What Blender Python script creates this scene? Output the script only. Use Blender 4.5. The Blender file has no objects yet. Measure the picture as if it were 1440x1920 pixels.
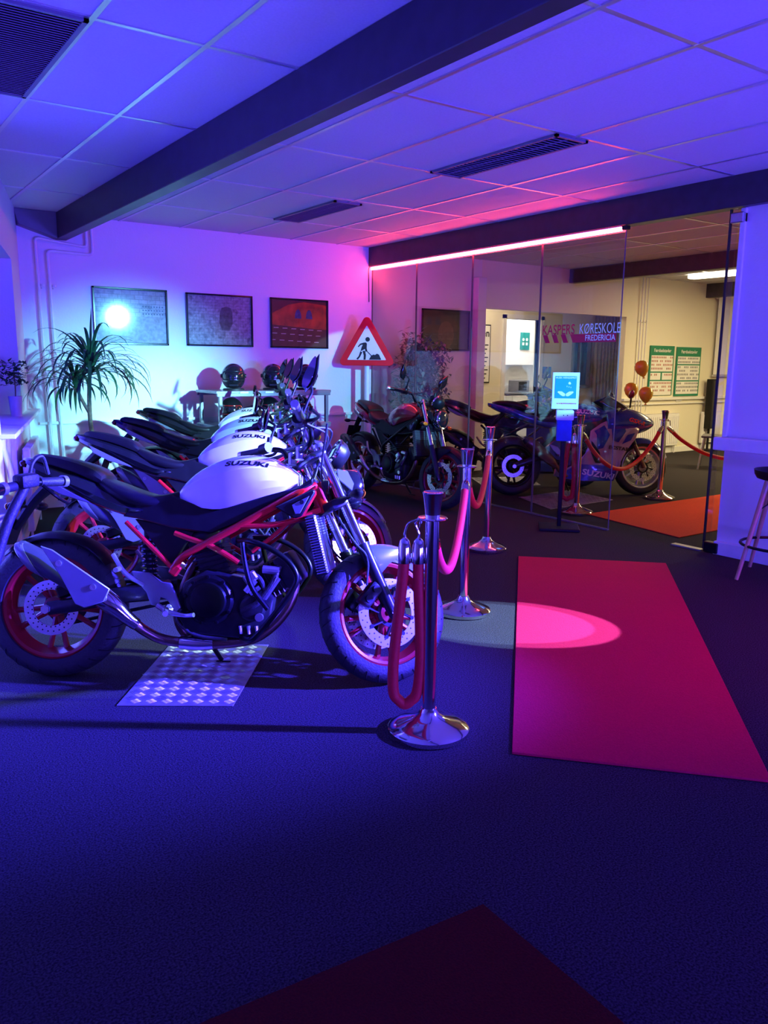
import bpy, bmesh, math, random
from mathutils import Vector, Matrix, Euler
from mathutils.bvhtree import BVHTree
R = math.radians
PI = math.pi
random.seed(7)
S = bpy.context.scene
COL = S.collection

# ------------------------------------------------------------------ camera
cam = bpy.data.cameras.new('camera')
cam_o = bpy.data.objects.new('camera', cam)
COL.objects.link(cam_o)
S.camera = cam_o
cam.sensor_fit = 'VERTICAL'
cam.sensor_height = 36.0
cam.lens = 36.0 * 1504.4 / 1920.0
cam.clip_start = 0.05
cam.clip_end = 100
def camera_matrix(yaw, pitch, roll):
    cy, sy = math.cos(yaw), math.sin(yaw)
    f = Vector((sy * math.cos(pitch), cy * math.cos(pitch), -math.sin(pitch)))
    r = Vector((cy, -sy, 0)); u = r.cross(f)
    r2 = math.cos(roll) * r + math.sin(roll) * u
    u2 = r2.cross(f)
    return Matrix(((r2.x, u2.x, -f.x), (r2.y, u2.y, -f.y), (r2.z, u2.z, -f.z)))
cam_o.matrix_world = Matrix.Translation((0, 0, 1.40)) @ camera_matrix(R(35.13), R(10.51), R(0.54)).to_4x4()

# ------------------------------------------------------------------ view + world
S.view_settings.view_transform = 'Standard'
S.view_settings.look = 'None'
S.view_settings.gamma = 1.0
S.view_settings.exposure = 0.0
w = bpy.data.worlds.new('night'); S.world = w
w.use_nodes = True
w.node_tree.nodes['Background'].inputs[0].default_value = (0.010, 0.008, 0.05, 1)
w.node_tree.nodes['Background'].inputs[1].default_value = 0.5

# ------------------------------------------------------------------ lights
def aim(o, loc, target):
    o.location = loc
    d = Vector(target) - Vector(loc)
    o.rotation_euler = d.to_track_quat('-Z', 'Y').to_euler()
def spot(name, loc, target, power, color, half, blend=0.3, radius=0.04):
    l = bpy.data.lights.new(name, 'SPOT'); l.energy = power; l.color = color
    l.spot_size = 2 * R(half); l.spot_blend = blend; l.shadow_soft_size = radius
    o = bpy.data.objects.new(name, l); COL.objects.link(o); aim(o, loc, target); return o
def area(name, loc, target, power, color, sx, sy, spread=180):
    l = bpy.data.lights.new(name, 'AREA'); l.energy = power; l.color = color
    l.shape = 'RECTANGLE'; l.size = sx; l.size_y = sy; l.spread = R(spread)
    o = bpy.data.objects.new(name, l); COL.objects.link(o); aim(o, loc, target); return o
BLUE = (0.085, 0.050, 1.0)
DEEP = (0.045, 0.035, 1.0)
SPOTC = (0.32, 0.56, 1.0)
CYAN = (0.17, 0.72, 1.0)
WHITE = (0.60, 0.94, 1.0)
# stage light bar on a stand right behind the camera
spot('stage_spot_flood', (4.94, -0.06, 2.2), (0.15, 4.40, 0.6), 27000, DEEP, 21.0, 1.0, 0.06)
spot('stage_spot_tanks', (4.60, 1.10, 2.15), (1.6, 3.7, 0.90), 2000, WHITE, 14.5, 0.6, 0.05)
spot('stage_spot_wall', (4.98, -0.06, 2.25), (2.6, 8.08, 0.65), 6800, CYAN, 11.0, 1.0, 0.10)
spot('stage_spot_wall_core', (4.97, -0.06, 2.20), (2.85, 8.08, 0.62), 2200, WHITE, 7.0, 1.0, 0.06)
spot('stage_spot_sign', (5.02, -0.02, 2.25), (5.15, 7.9, 0.95), 2200, CYAN, 6.0, 0.12, 0.02)
spot('stage_spot_carpet', (4.6, 1.1, 2.1), (3.02, 3.02, 0.0), 2100, SPOTC, 7.0, 0.06, 0.01)
spot('stage_spot_carpet_twin', (4.62, 1.12, 2.12), (2.97, 3.08, 0.0), 2100, SPOTC, 6.0, 0.06, 0.01)
spot('stage_spot_red', (4.86, 0.05, 2.2), (3.5, 2.9, 0.0), 190, (1.0, 0.0, 0.10), 34, 1.0, 0.05)
# blue uplights washing the ceiling and the walls
area('blue_uplight', (1.6, -3.1, 0.5), (2.6, 4.6, 2.6), 112, BLUE, 1.6, 0.5, 100)
area('blue_uplight_right', (4.7, -3.0, 0.5), (3.6, 4.6, 2.6), 185, BLUE, 1.6, 0.5, 100)
# neon tubes of the room behind the glass, beyond the frame, then an added recess fill
area('room_lamp', (12.2, 3.6, 2.62), (12.2, 3.6, 0), 180, (1.0, 0.82, 0.38), 2.4, 0.3)
area('room_lamp_far', (10.6, 5.4, 2.62), (10.6, 5.4, 0), 110, (1.0, 0.77, 0.36), 0.3, 1.6)
area('recess_fill', (8.6, 9.0, 2.66), (8.6, 9.0, 0), 26, (1.0, 0.80, 0.45), 0.6, 0.6)  # added warm fill to brighten the dark recess, not a real fitting
# ------------------------------------------------------------------ materials
def nt(name):
    m = bpy.data.materials.new(name); m.use_nodes = True
    return m, m.node_tree.nodes, m.node_tree.links
def mat(name, color, rough=0.5, metal=0.0, coat=0.0, noise=0.0, nscale=20.0, bump=0.0, bscale=200.0, emis=None, estr=0.0, spec=0.5):
    m, n, l = nt(name)
    b = n['Principled BSDF']
    b.inputs['Base Color'].default_value = (*color, 1)
    b.inputs['Roughness'].default_value = rough
    b.inputs['Metallic'].default_value = metal
    b.inputs['Coat Weight'].default_value = coat
    b.inputs['Coat Roughness'].default_value = 0.05
    b.inputs['Specular IOR Level'].default_value = spec
    tc = n.new('ShaderNodeTexCoord')
    if noise > 0:
        t = n.new('ShaderNodeTexNoise'); t.inputs['Scale'].default_value = nscale; t.inputs['Detail'].default_value = 6
        l.new(tc.outputs['Object'], t.inputs['Vector'])
        r = n.new('ShaderNodeValToRGB')
        r.color_ramp.elements[0].position = 0.3; r.color_ramp.elements[1].position = 0.7
        r.color_ramp.elements[0].color = (*[c * (1 - noise) for c in color], 1)
        r.color_ramp.elements[1].color = (*[min(1, c * (1 + noise)) for c in color], 1)
        l.new(t.outputs['Fac'], r.inputs['Fac']); l.new(r.outputs['Color'], b.inputs['Base Color'])
    if bump > 0:
        t2 = n.new('ShaderNodeTexNoise'); t2.inputs['Scale'].default_value = bscale; t2.inputs['Detail'].default_value = 4
        l.new(tc.outputs['Object'], t2.inputs['Vector'])
        bp = n.new('ShaderNodeBump'); bp.inputs['Strength'].default_value = bump; bp.inputs['Distance'].default_value = 0.01
        l.new(t2.outputs['Fac'], bp.inputs['Height']); l.new(bp.outputs['Normal'], b.inputs['Normal'])
    if emis:
        b.inputs['Emission Color'].default_value = (*emis, 1); b.inputs['Emission Strength'].default_value = estr
    return m
M = {}
M['wall'] = mat('wall_paint', (0.78, 0.76, 0.80), 0.75, bump=0.15, bscale=60)
M['wall_warm'] = mat('wall_cream_paint', (0.80, 0.76, 0.62), 0.75, bump=0.15, bscale=60)
M['white'] = mat('white_lacquer', (0.80, 0.80, 0.82), 0.4, noise=0.03)
M['ceiling'] = mat('ceiling_tile', (0.62, 0.62, 0.66), 0.85, noise=0.05, nscale=90, bump=0.1, bscale=300)
M['grid'] = mat('ceiling_grid_metal', (0.66, 0.66, 0.70), 0.28, metal=0.75, noise=0.03)
M['vent'] = mat('vent_grey', (0.20, 0.20, 0.24), 0.5, metal=0.3, noise=0.05)
M['beam'] = mat('beam_dark_wood', (0.05, 0.035, 0.045), 0.45, noise=0.25, nscale=12, bump=0.1)
M['beam2'] = mat('beam_dark_face', (0.035, 0.026, 0.045), 0.4, noise=0.2, nscale=12)
M['black'] = mat('black_plastic', (0.009, 0.009, 0.011), 0.42, spec=0.3, noise=0.2)
M['gloss_black'] = mat('gloss_black', (0.010, 0.010, 0.014), 0.12, coat=0.6, noise=0.1)
M['black_metal'] = mat('black_metal', (0.02, 0.02, 0.025), 0.3, metal=0.8, noise=0.1)
M['satin'] = mat('satin_black_metal', (0.035, 0.035, 0.045), 0.28, metal=0.6, noise=0.2, nscale=40)
M['rubber'] = mat('tyre_rubber', (0.022, 0.022, 0.026), 0.55, noise=0.15, bump=0.25, bscale=90)
M['seatm'] = mat('seat_vinyl', (0.010, 0.009, 0.012), 0.42, spec=0.25, noise=0.15, bump=0.1, bscale=400)
M['mirror'] = mat('mirror_surface', (0.16, 0.16, 0.20), 0.05, metal=1.0, noise=0.02)
M['chrome'] = mat('polished_steel', (0.78, 0.76, 0.76), 0.10, metal=1.0, noise=0.02)
M['alu'] = mat('brushed_aluminium', (0.60, 0.60, 0.64), 0.28, metal=0.9, noise=0.08, nscale=60)
M['silver'] = mat('silver_paint', (0.22, 0.23, 0.26), 0.35, metal=0.4, coat=0.3, noise=0.04)
M['steel'] = mat('stainless_disc', (0.66, 0.68, 0.70), 0.25, metal=0.85, noise=0.05)
M['redrim'] = mat('red_wheel_paint', (0.32, 0.007, 0.014), 0.32, coat=0.5, noise=0.05)
M['redframe'] = mat('red_frame_paint', (0.70, 0.01, 0.015), 0.24, coat=0.6, noise=0.05)
M['tank'] = mat('white_tank_paint', (0.86, 0.86, 0.88), 0.22, coat=0.8, noise=0.02)
M['copper'] = mat('heat_tinted_steel', (0.22, 0.13, 0.10), 0.3, metal=0.9, noise=0.2)
M['rope'] = mat('red_velvet_rope', (0.62, 0.004, 0.02), 0.6, noise=0.08, nscale=80, bump=0.2, bscale=300)
M['lens'] = mat('headlight_glass', (0.55, 0.58, 0.62), 0.06, metal=0.5, coat=1.0, noise=0.03)
M['lamp_red'] = mat('red_lens', (0.5, 0.01, 0.01), 0.15, coat=1.0, noise=0.05)
M['orange_lens'] = mat('orange_lens', (0.75, 0.18, 0.01), 0.15, coat=1.0, noise=0.05)
M['leaf'] = mat('plant_leaf', (0.03, 0.13, 0.05), 0.4, noise=0.3, nscale=15)
M['leaf2'] = mat('ficus_leaf', (0.20, 0.30, 0.22), 0.35, noise=0.25, nscale=15)
M['bark'] = mat('plant_bark', (0.22, 0.15, 0.10), 0.8, noise=0.3, nscale=50, bump=0.5, bscale=80)
M['pot'] = mat('ceramic_pot', (0.62, 0.62, 0.66), 0.35, noise=0.05)
M['soil'] = mat('soil', (0.03, 0.02, 0.015), 0.9, noise=0.4, bump=0.5)
M['sign_red'] = mat('sign_red', (0.80, 0.01, 0.01), 0.35, noise=0.03)
M['sign_white'] = mat('sign_white', (0.80, 0.80, 0.80), 0.4, noise=0.02)
M['ink'] = mat('black_ink', (0.008, 0.008, 0.01), 0.5, noise=0.05)
M['paper'] = mat('white_paper', (0.82, 0.82, 0.80), 0.6, noise=0.02)
M['teal'] = mat('teal_print', (0.0, 0.30, 0.45), 0.45, noise=0.05)
M['green'] = mat('green_board', (0.01, 0.22, 0.12), 0.45, noise=0.05)
M['yellow'] = mat('gold_balloon', (0.85, 0.62, 0.03), 0.18, coat=0.6, noise=0.03)
M['blue'] = mat('blue_paint', (0.01, 0.03, 0.28), 0.2, coat=0.8, noise=0.05)
M['blue_cloth'] = mat('blue_fabric', (0.03, 0.08, 0.55), 0.7, noise=0.1)
M['grey_plastic'] = mat('grey_plastic', (0.16, 0.16, 0.19), 0.4, noise=0.05)
M['wood'] = mat('beech_wood', (0.45, 0.27, 0.15), 0.4, noise=0.15, nscale=18)
M['darkpaint'] = mat('dark_red_paint', (0.20, 0.01, 0.015), 0.22, coat=0.8, noise=0.05)
M['fairing'] = mat('pearl_fairing', (0.42, 0.36, 0.40), 0.2, metal=0.2, coat=0.8, noise=0.04)
M['plate_rubber'] = mat('black_rubber_edge', (0.015, 0.015, 0.018), 0.7, noise=0.1)
M['darkpane'] = mat('night_window', (0.01, 0.015, 0.04), 0.08, noise=0.1)
M['curtain'] = mat('curtain_cloth', (0.35, 0.33, 0.34), 0.85, noise=0.1)
M['redletter'] = mat('red_vinyl', (0.55, 0.0, 0.06), 0.5, noise=0.03)
M['whiteletter'] = mat('white_vinyl', (0.75, 0.78, 0.85), 0.5, noise=0.02)
M['light_tube'] = mat('lamp_tube', (0.9, 0.9, 0.85), 0.4, emis=(1.0, 0.90, 0.62), estr=7.0)
M['led'] = mat('led_glow', (0.9, 0.2, 0.3), 0.4, emis=(1.0, 0.06, 0.10), estr=55.0)
M['kitchen_light'] = mat('kitchen_lamp', (0.9, 0.9, 0.85), 0.4, emis=(1.0, 0.95, 0.80), estr=32.0)
M['outside'] = mat('street_lamp_glow', (0.2, 0.3, 0.6), 0.4, emis=(0.25, 0.45, 1.0), estr=3.0)

def carpet(name, base, dark):
    m, n, l = nt(name); b = n['Principled BSDF']; b.inputs['Roughness'].default_value = 0.95
    b.inputs['Specular IOR Level'].default_value = 0.15
    tc = n.new('ShaderNodeTexCoord')
    t = n.new('ShaderNodeTexNoise'); t.inputs['Scale'].default_value = 170; t.inputs['Detail'].default_value = 3
    t2 = n.new('ShaderNodeTexNoise'); t2.inputs['Scale'].default_value = 3; t2.inputs['Detail'].default_value = 4
    l.new(tc.outputs['Object'], t.inputs['Vector']); l.new(tc.outputs['Object'], t2.inputs['Vector'])
    r = n.new('ShaderNodeValToRGB')
    r.color_ramp.elements[0].position = 0.36; r.color_ramp.elements[1].position = 0.66
    r.color_ramp.elements[0].color = (*dark, 1); r.color_ramp.elements[1].color = (*base, 1)
    l.new(t.outputs['Fac'], r.inputs['Fac'])
    mx = n.new('ShaderNodeMixRGB'); mx.blend_type = 'MULTIPLY'; mx.inputs['Fac'].default_value = 0.35
    r2 = n.new('ShaderNodeValToRGB'); r2.color_ramp.elements[0].color = (0.75, 0.75, 0.75, 1)
    l.new(t2.outputs['Fac'], r2.inputs['Fac'])
    l.new(r.outputs['Color'], mx.inputs['Color1']); l.new(r2.outputs['Color'], mx.inputs['Color2'])
    l.new(mx.outputs['Color'], b.inputs['Base Color'])
    bp = n.new('ShaderNodeBump'); bp.inputs['Strength'].default_value = 0.5; bp.inputs['Distance'].default_value = 0.004
    l.new(t.outputs['Fac'], bp.inputs['Height']); l.new(bp.outputs['Normal'], b.inputs['Normal'])
    return m
M['carpet'] = carpet('floor_carpet', (0.062, 0.052, 0.062), (0.012, 0.010, 0.013))
M['red_carpet'] = carpet('red_carpet', (0.64, 0.009, 0.062), (0.54, 0.007, 0.052))
M['red_carpet_in'] = carpet('orange_red_carpet', (0.85, 0.10, 0.04), (0.7, 0.07, 0.03))
M['door_mat'] = carpet('dark_red_mat', (0.10, 0.004, 0.004), (0.06, 0.003, 0.003))

M['tread'] = mat('tread_plate_metal', (0.34, 0.33, 0.36), 0.48, metal=0.6, noise=0.25, nscale=14)

def glass(name, tint, fres=1.45, strength=1.0):
    m, n, l = nt(name)
    n.remove(n['Principled BSDF'])
    out = n['Material Output']
    tr = n.new('ShaderNodeBsdfTransparent'); tr.inputs['Color'].default_value = (*tint, 1)
    gl = n.new('ShaderNodeBsdfGlossy'); gl.inputs['Roughness'].default_value = 0.01
    gl.inputs['Color'].default_value = (strength, strength, strength, 1)
    fr = n.new('ShaderNodeFresnel'); ge = n.new('ShaderNodeNewGeometry'); mr = n.new('ShaderNodeMapRange')
    mr.inputs['To Min'].default_value = fres; mr.inputs['To Max'].default_value = 1.0 / fres
    l.new(ge.outputs['Backfacing'], mr.inputs['Value']); l.new(mr.outputs['Result'], fr.inputs['IOR'])
    mx = n.new('ShaderNodeMixShader')
    l.new(fr.outputs['Fac'], mx.inputs['Fac']); l.new(tr.outputs['BSDF'], mx.inputs[1]); l.new(gl.outputs['BSDF'], mx.inputs[2])
    l.new(mx.outputs['Shader'], out.inputs['Surface'])
    return m
M['glass'] = glass('clear_glass', (0.93, 0.92, 0.95))
M['glass_edge'] = mat('glass_edge', (0.16, 0.13, 0.15), 0.15, noise=0.05)
M['picture_glass'] = glass('picture_glass', (0.95, 0.95, 0.95), 1.5)
M['picture_glass'].node_tree.nodes['Glossy BSDF'].inputs['Roughness'].default_value = 0.045

# ------------------------------------------------------------------ mesh library
def sm(pts, n=6, closed=False):
    """Catmull-Rom through the points"""
    P = [Vector(p) for p in pts]
    if len(P) < 3 or n <= 1: return P
    out = []; k = len(P)
    rng = range(k) if closed else range(k - 1)
    for i in rng:
        p0 = P[(i - 1) % k] if (closed or i > 0) else P[0] * 2 - P[1]
        p1 = P[i]; p2 = P[(i + 1) % k]
        p3 = P[(i + 2) % k] if (closed or i + 2 < k) else P[-1] * 2 - P[-2]
        for j in range(n):
            t = j / n
            out.append(0.5 * ((2 * p1) + (p2 - p0) * t + (2 * p0 - 5 * p1 + 4 * p2 - p3) * t * t + (3 * p1 - p0 - 3 * p2 + p3) * t ** 3))
    if not closed: out.append(P[-1])
    return out
class MB:
    def __init__(s): s.V = []; s.F = []; s.MI = []
    def add(s, V, F, mi=0, mx=None):
        b = len(s.V)
        s.V += [(mx @ Vector(v)) if mx else Vector(v) for v in V]
        s.F += [tuple(i + b for i in f) for f in F]; s.MI += [mi] * len(F)
        return s
    def box(s, c, d, rot=None, bev=0.0, mi=0, seg=1):
        bm = bmesh.new(); bmesh.ops.create_cube(bm, size=1)
        for v in bm.verts: v.co = Vector((v.co.x * d[0], v.co.y * d[1], v.co.z * d[2]))
        if bev > 0: bmesh.ops.bevel(bm, geom=bm.edges[:], offset=bev, segments=seg, affect='EDGES', profile=0.5)
        mx = Matrix.Translation(c) @ (Euler(rot).to_matrix().to_4x4() if rot else Matrix())
        bm.verts.index_update()
        s.add([v.co.copy() for v in bm.verts], [[v.index for v in f.verts] for f in bm.faces], mi, mx); bm.free(); return s
    def ring_faces(s, rings, closed=False, caps=True, mi=0):
        n = len(rings[0]); b = len(s.V)
        for r in rings: s.V += [Vector(p) for p in r]
        k = len(rings)
        for i in range(k if closed else k - 1):
            j = (i + 1) % k
            for a in range(n):
                c = (a + 1) % n
                s.F.append((b + i * n + a, b + i * n + c, b + j * n + c, b + j * n + a)); s.MI.append(mi)
        if caps and not closed:
            s.F.append(tuple(b + a for a in reversed(range(n)))); s.MI.append(mi)
            s.F.append(tuple(b + (k - 1) * n + a for a in range(n))); s.MI.append(mi)
        return s
    def tube(s, pts, r, n=10, smooth=6, closed=False, mi=0, flat=1.0):
        if smooth > 1 and len(pts) > 2:
            if isinstance(r, (list, tuple)):
                rr = [x.x for x in sm([(q, 0, 0) for q in r], smooth, closed)]
            else: rr = None
            P = sm(pts, smooth, closed)
        else:
            P = [Vector(p) for p in pts]; rr = list(r) if isinstance(r, (list, tuple)) else None
        if rr is None: rr = [r] * len(P)
        rings = []; k = len(P)
        T0 = None; N = None
        for i in range(k):
            if closed: t = P[(i + 1) % k] - P[i - 1]
            else: t = P[min(i + 1, k - 1)] - P[max(i - 1, 0)]
            t = t.normalized() if t.length > 1e-9 else Vector((0, 0, 1))
            if N is None:
                ref = Vector((0, 0, 1)) if abs(t.z) < 0.9 else Vector((1, 0, 0))
                N = (ref - t * ref.dot(t)).normalized()
            else:
                N = (N - t * N.dot(t))
                N = N.normalized() if N.length > 1e-6 else t.orthogonal().normalized()
            B = t.cross(N)
            rings.append([P[i] + (N * math.cos(2 * PI * a / n) + B * math.sin(2 * PI * a / n) * flat) * rr[i] for a in range(n)])
        return s.ring_faces(rings, closed, not closed, mi)
    def lathe(s, prof, n=32, mx=None, mi=0, closed=False):
        """profile of (r, z) about local z"""
        rings = []
        for r, z in prof:
            rings.append([Vector((r * math.cos(2 * PI * a / n), r * math.sin(2 * PI * a / n), z)) for a in range(n)])
        if mx: rings = [[mx @ p for p in q] for q in rings]
        return s.ring_faces(rings, closed, not closed, mi)
    def cyl(s, a, b, r, n=16, r2=None, mi=0):
        return s.tube([a, b], [r, r if r2 is None else r2], n, 1, mi=mi)
    def prism(s, poly, y0, y1, bev=0.0, mi=0, mx=None, plane='xz', seg=1):
        """polygon (a, b) extruded"""
        bm = bmesh.new()
        if plane == 'xz': A = [(p[0], y0, p[1]) for p in poly]; d = (0, y1 - y0, 0)
        elif plane == 'yz': A = [(y0, p[0], p[1]) for p in poly]; d = (y1 - y0, 0, 0)
        else: A = [(p[0], p[1], y0) for p in poly]; d = (0, 0, y1 - y0)
        f = bm.faces.new([bm.verts.new(p) for p in A])
        ex = bmesh.ops.extrude_face_region(bm, geom=[f])
        bmesh.ops.translate(bm, vec=d, verts=[v for v in ex['geom'] if isinstance(v, bmesh.types.BMVert)])
        bmesh.ops.recalc_face_normals(bm, faces=bm.faces[:])
        if bev > 0: bmesh.ops.bevel(bm, geom=bm.edges[:], offset=bev, segments=seg, affect='EDGES', profile=0.5)
        bm.verts.index_update()
        s.add([v.co.copy() for v in bm.verts], [[v.index for v in q.verts] for q in bm.faces], mi, mx); bm.free(); return s
    def sphere(s, c, r, n=16, m=10, mi=0, mx=None):
        rr = (r, r, r) if not isinstance(r, (tuple, list)) else r
        prof = []
        rings = []
        for i in range(m + 1):
            t = PI * i / m
            q = max(math.sin(t), 1e-3)
            rings.append([Vector((c[0] + rr[0] * q * math.cos(2 * PI * a / n), c[1] + rr[1] * q * math.sin(2 * PI * a / n), c[2] - rr[2] * math.cos(t))) for a in range(n)])
        if mx: rings = [[mx @ p for p in q] for q in rings]
        return s.ring_faces(rings, False, True, mi)
    def mirror_y(s):
        b = len(s.V); V = [Vector((v.x, -v.y, v.z)) for v in s.V]
        F = [tuple(i + b for i in reversed(f)) for f in s.F]
        s.V += V; s.F += F; s.MI += s.MI[:]
        return s
    def apply(s, mx):
        s.V = [mx @ v for v in s.V]; return s
    def build(s, name, mats, parent=None, angle=35, sub=0):
        me = bpy.data.meshes.new(name)
        me.from_pydata([tuple(v) for v in s.V], [], s.F)
        if not isinstance(mats, (list, tuple)): mats = [mats]
        for m in mats: me.materials.append(M[m] if isinstance(m, str) else m)
        me.polygons.foreach_set('material_index', s.MI)
        me.polygons.foreach_set('use_smooth', [True] * len(s.F))
        me.validate()
        bm = bmesh.new(); bm.from_mesh(me); bmesh.ops.recalc_face_normals(bm, faces=bm.faces[:]); bm.to_mesh(me); bm.free()
        me.set_sharp_from_angle(angle=R(angle))
        o = bpy.data.objects.new(name, me); COL.objects.link(o)
        if parent: o.parent = parent
        if sub:
            md = o.modifiers.new('sub', 'SUBSURF'); md.levels = sub; md.render_levels = sub
        return o
def thing(name, label, cat, loc=(0, 0, 0), rot=(0, 0, 0), group=None):
    o = bpy.data.objects.new(name, None); COL.objects.link(o); o.empty_display_size = 0.1
    o.location = loc; o.rotation_euler = rot; o['label'] = label; o['category'] = cat
    if group: o['group'] = group
    return o
def tag(o, label, cat, group=None, kind=None):
    o['label'] = label; o['category'] = cat
    if group: o['group'] = group
    if kind: o['kind'] = kind
    return o
def struct(name, mb, m, angle=35):
    o = mb.build(name, m, None, angle); o['kind'] = 'structure'; return o
def copy_tree(o, parent=None, kids=None):
    c = o.copy(); COL.objects.link(c); c.parent = parent
    for ch in [x for x in o.children]: copy_tree(ch, c)
    return c
def textV(body, size=1.0, bold=0.0, sx=1.0, spacing=1.0, align='CENTER', shear=0.0):
    cu = bpy.data.curves.new('t', 'FONT'); cu.body = body; cu.size = size; cu.align_x = align; cu.align_y = 'CENTER'
    cu.offset = bold; cu.space_character = spacing; cu.resolution_u = 3; cu.shear = shear; cu.fill_mode = 'FRONT'
    o = bpy.data.objects.new('t', cu); COL.objects.link(o)
    bpy.context.view_layer.update()
    dg = bpy.context.evaluated_depsgraph_get()
    me = bpy.data.meshes.new_from_object(o.evaluated_get(dg))
    V = [Vector((v.co.x * sx, v.co.y, 0)) for v in me.vertices]; F = [tuple(p.vertices) for p in me.polygons]
    bpy.data.objects.remove(o); bpy.data.curves.remove(cu); bpy.data.meshes.remove(me)
    return V, F
def basis(o, x, n):
    """matrix: local x -> x, local z -> n, local y = n cross x"""
    x = Vector(x).normalized(); n = Vector(n).normalized(); y = n.cross(x).normalized(); x = y.cross(n)
    return Matrix(((x.x, y.x, n.x, o[0]), (x.y, y.y, n.y, o[1]), (x.z, y.z, n.z, o[2]), (0, 0, 0, 1)))
def decal(mb, V, F, mx, bvh=None, off=0.0015, mi=0):
    """lay flat lettering on a surface"""
    n = (mx.to_3x3() @ Vector((0, 0, 1))).normalized(); W = []
    for v in V:
        p = mx @ v
        if bvh:
            h = bvh.ray_cast(p + n * 0.12, -n, 0.3)
            if h[0] is not None: p = h[0]
        W.append(p + n * off)
    return mb.add(W, F, mi)
def bvh_of(mb): return BVHTree.FromPolygons([tuple(v) for v in mb.V], mb.F)
# ------------------------------------------------------------------ the setting
H = 2.72; GX = 5.48; YB = 8.08
def bx(x0, x1, y0, y1, z0, z1, bev=0.0, mb=None):
    mb = mb or MB()
    return mb.box(((x0 + x1) / 2, (y0 + y1) / 2, (z0 + z1) / 2), (x1 - x0, y1 - y0, z1 - z0), bev=bev)
struct('floor', bx(-3.0, 15.0, -3.5, 12.0, -0.06, 0), 'carpet')
struct('ceiling', bx(-3.0, 15.0, -3.5, 12.0, H, H + 0.06), 'ceiling')
# suspended ceiling grid
g = MB()
for x in (-1.43, -0.82, -0.20, 0.41, 1.03, 1.50, 2.545, 3.155, 3.80, 4.41, 5.0): bx(x - 0.012, x + 0.012, -3.4, YB, H - 0.006, H, mb=g)
for y in (-2.6, -1.4, -0.2, 1.03, 2.24, 3.48, 4.69, 5.87, 7.05): bx(-1.9, 5.42, y - 0.012, y + 0.012, H - 0.005, H, mb=g)
for x in (5.95, 6.55, 7.15, 7.75, 8.35, 9.35, 9.95, 10.55, 11.15, 11.75, 12.7, 13.3, 13.9): bx(x - 0.012, x + 0.012, 0.0, YB, H - 0.006, H, mb=g)
for y in (1.03, 2.24, 3.48, 4.69, 5.87, 7.05): bx(5.6, 14.4, y - 0.012, y + 0.012, H - 0.005, H, mb=g)
struct('trim_1', g, 'grid')
# beams
struct('trim_2', bx(1.945, 2.045, -3.4, YB, 2.49, H, 0.004), 'beam2')
struct('trim_3', bx(5.43, 5.55, 0.5, YB, 2.505, H, 0.004), 'beam2')
struct('trim_4', bx(8.83, 8.95, 0.0, YB, 2.53, H, 0.004), 'beam')
struct('trim_5', bx(12.08, 12.2, 0.0, YB, 2.50, H, 0.004), 'beam')
# boxing between the first beam and the corner
struct('trim_6', MB().prism([(1.58, H), (1.945, H), (1.945, 2.49), (1.62, 2.585)], 7.97, YB, 0.003), 'grey_plastic')
# back wall with the recess of the far room
wb = MB(); bx(1.5, 7.2, YB, YB + 0.1, 0, H, mb=wb)
struct('wall_back', wb, 'wall')
wb = MB(); bx(7.2, 10.12, YB, YB + 0.12, 2.12, H, mb=wb); bx(10.12, 15.0, YB, YB + 0.12, 0, H, mb=wb)
struct('wall_back_room', wb, 'wall_warm')
struct('wall_recess_left', bx(7.1, 7.2, YB + 0.1, 10.5, 0, H), 'wall_warm')
struct('wall_recess_right', bx(12.4, 12.5, YB + 0.12, 10.5, 0, H), 'wall_warm')
rw = MB(); bx(7.2, 9.27, 9.8, 9.9, 0, H, mb=rw); bx(9.27, 10.06, 9.8, 9.9, 2.13, H, mb=rw); bx(10.06, 10.88, 9.8, 9.9, 0, H, mb=rw)
bx(10.88, 11.32, 9.8, 9.9, 0, 1.05, mb=rw); bx(10.88, 11.32, 9.8, 9.9, 1.86, H, mb=rw); bx(11.32, 12.4, 9.8, 9.9, 0, H, mb=rw)
struct('wall_recess', rw, 'wall_warm')
struct('wall_right', bx(14.4, 14.5, -0.2, YB, 0, H), 'wall_warm')
struct('wall_room_front', bx(5.6, 14.4, -0.2, -0.1, 0, H), 'wall_warm')
# kitchen behind the lit door
kw = MB(); bx(9.0, 12.3, 11.4, 11.5, 0, H, mb=kw); bx(9.0, 9.1, 9.9, 11.4, 0, H, mb=kw); bx(12.2, 12.3, 9.9, 11.4, 0, H, mb=kw)
struct('wall_kitchen', kw, 'paper')
d = MB(); bx(9.20, 9.27, 9.77, 9.92, 0, 2.19, mb=d); bx(10.06, 10.13, 9.77, 9.92, 0, 2.19, mb=d); bx(9.20, 10.13, 9.77, 9.92, 2.13, 2.20, mb=d)
struct('door_1', d, 'white')
# window at night in the recess
wf = MB(); bx(10.86, 10.90, 9.76, 9.88, 1.03, 1.88, mb=wf); bx(11.30, 11.34, 9.76, 9.88, 1.03, 1.88, mb=wf)
bx(10.86, 11.34, 9.76, 9.88, 1.84, 1.90, mb=wf); bx(10.86, 11.34, 9.76, 9.88, 1.0, 1.05, mb=wf); bx(11.06, 11.08, 9.78, 9.86, 1.05, 1.85, mb=wf)
o = struct('window_2', wf, 'grey_plastic')
bx(10.9, 11.3, 9.84, 9.86, 1.05, 1.84).build('pane', 'darkpane', o)
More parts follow.
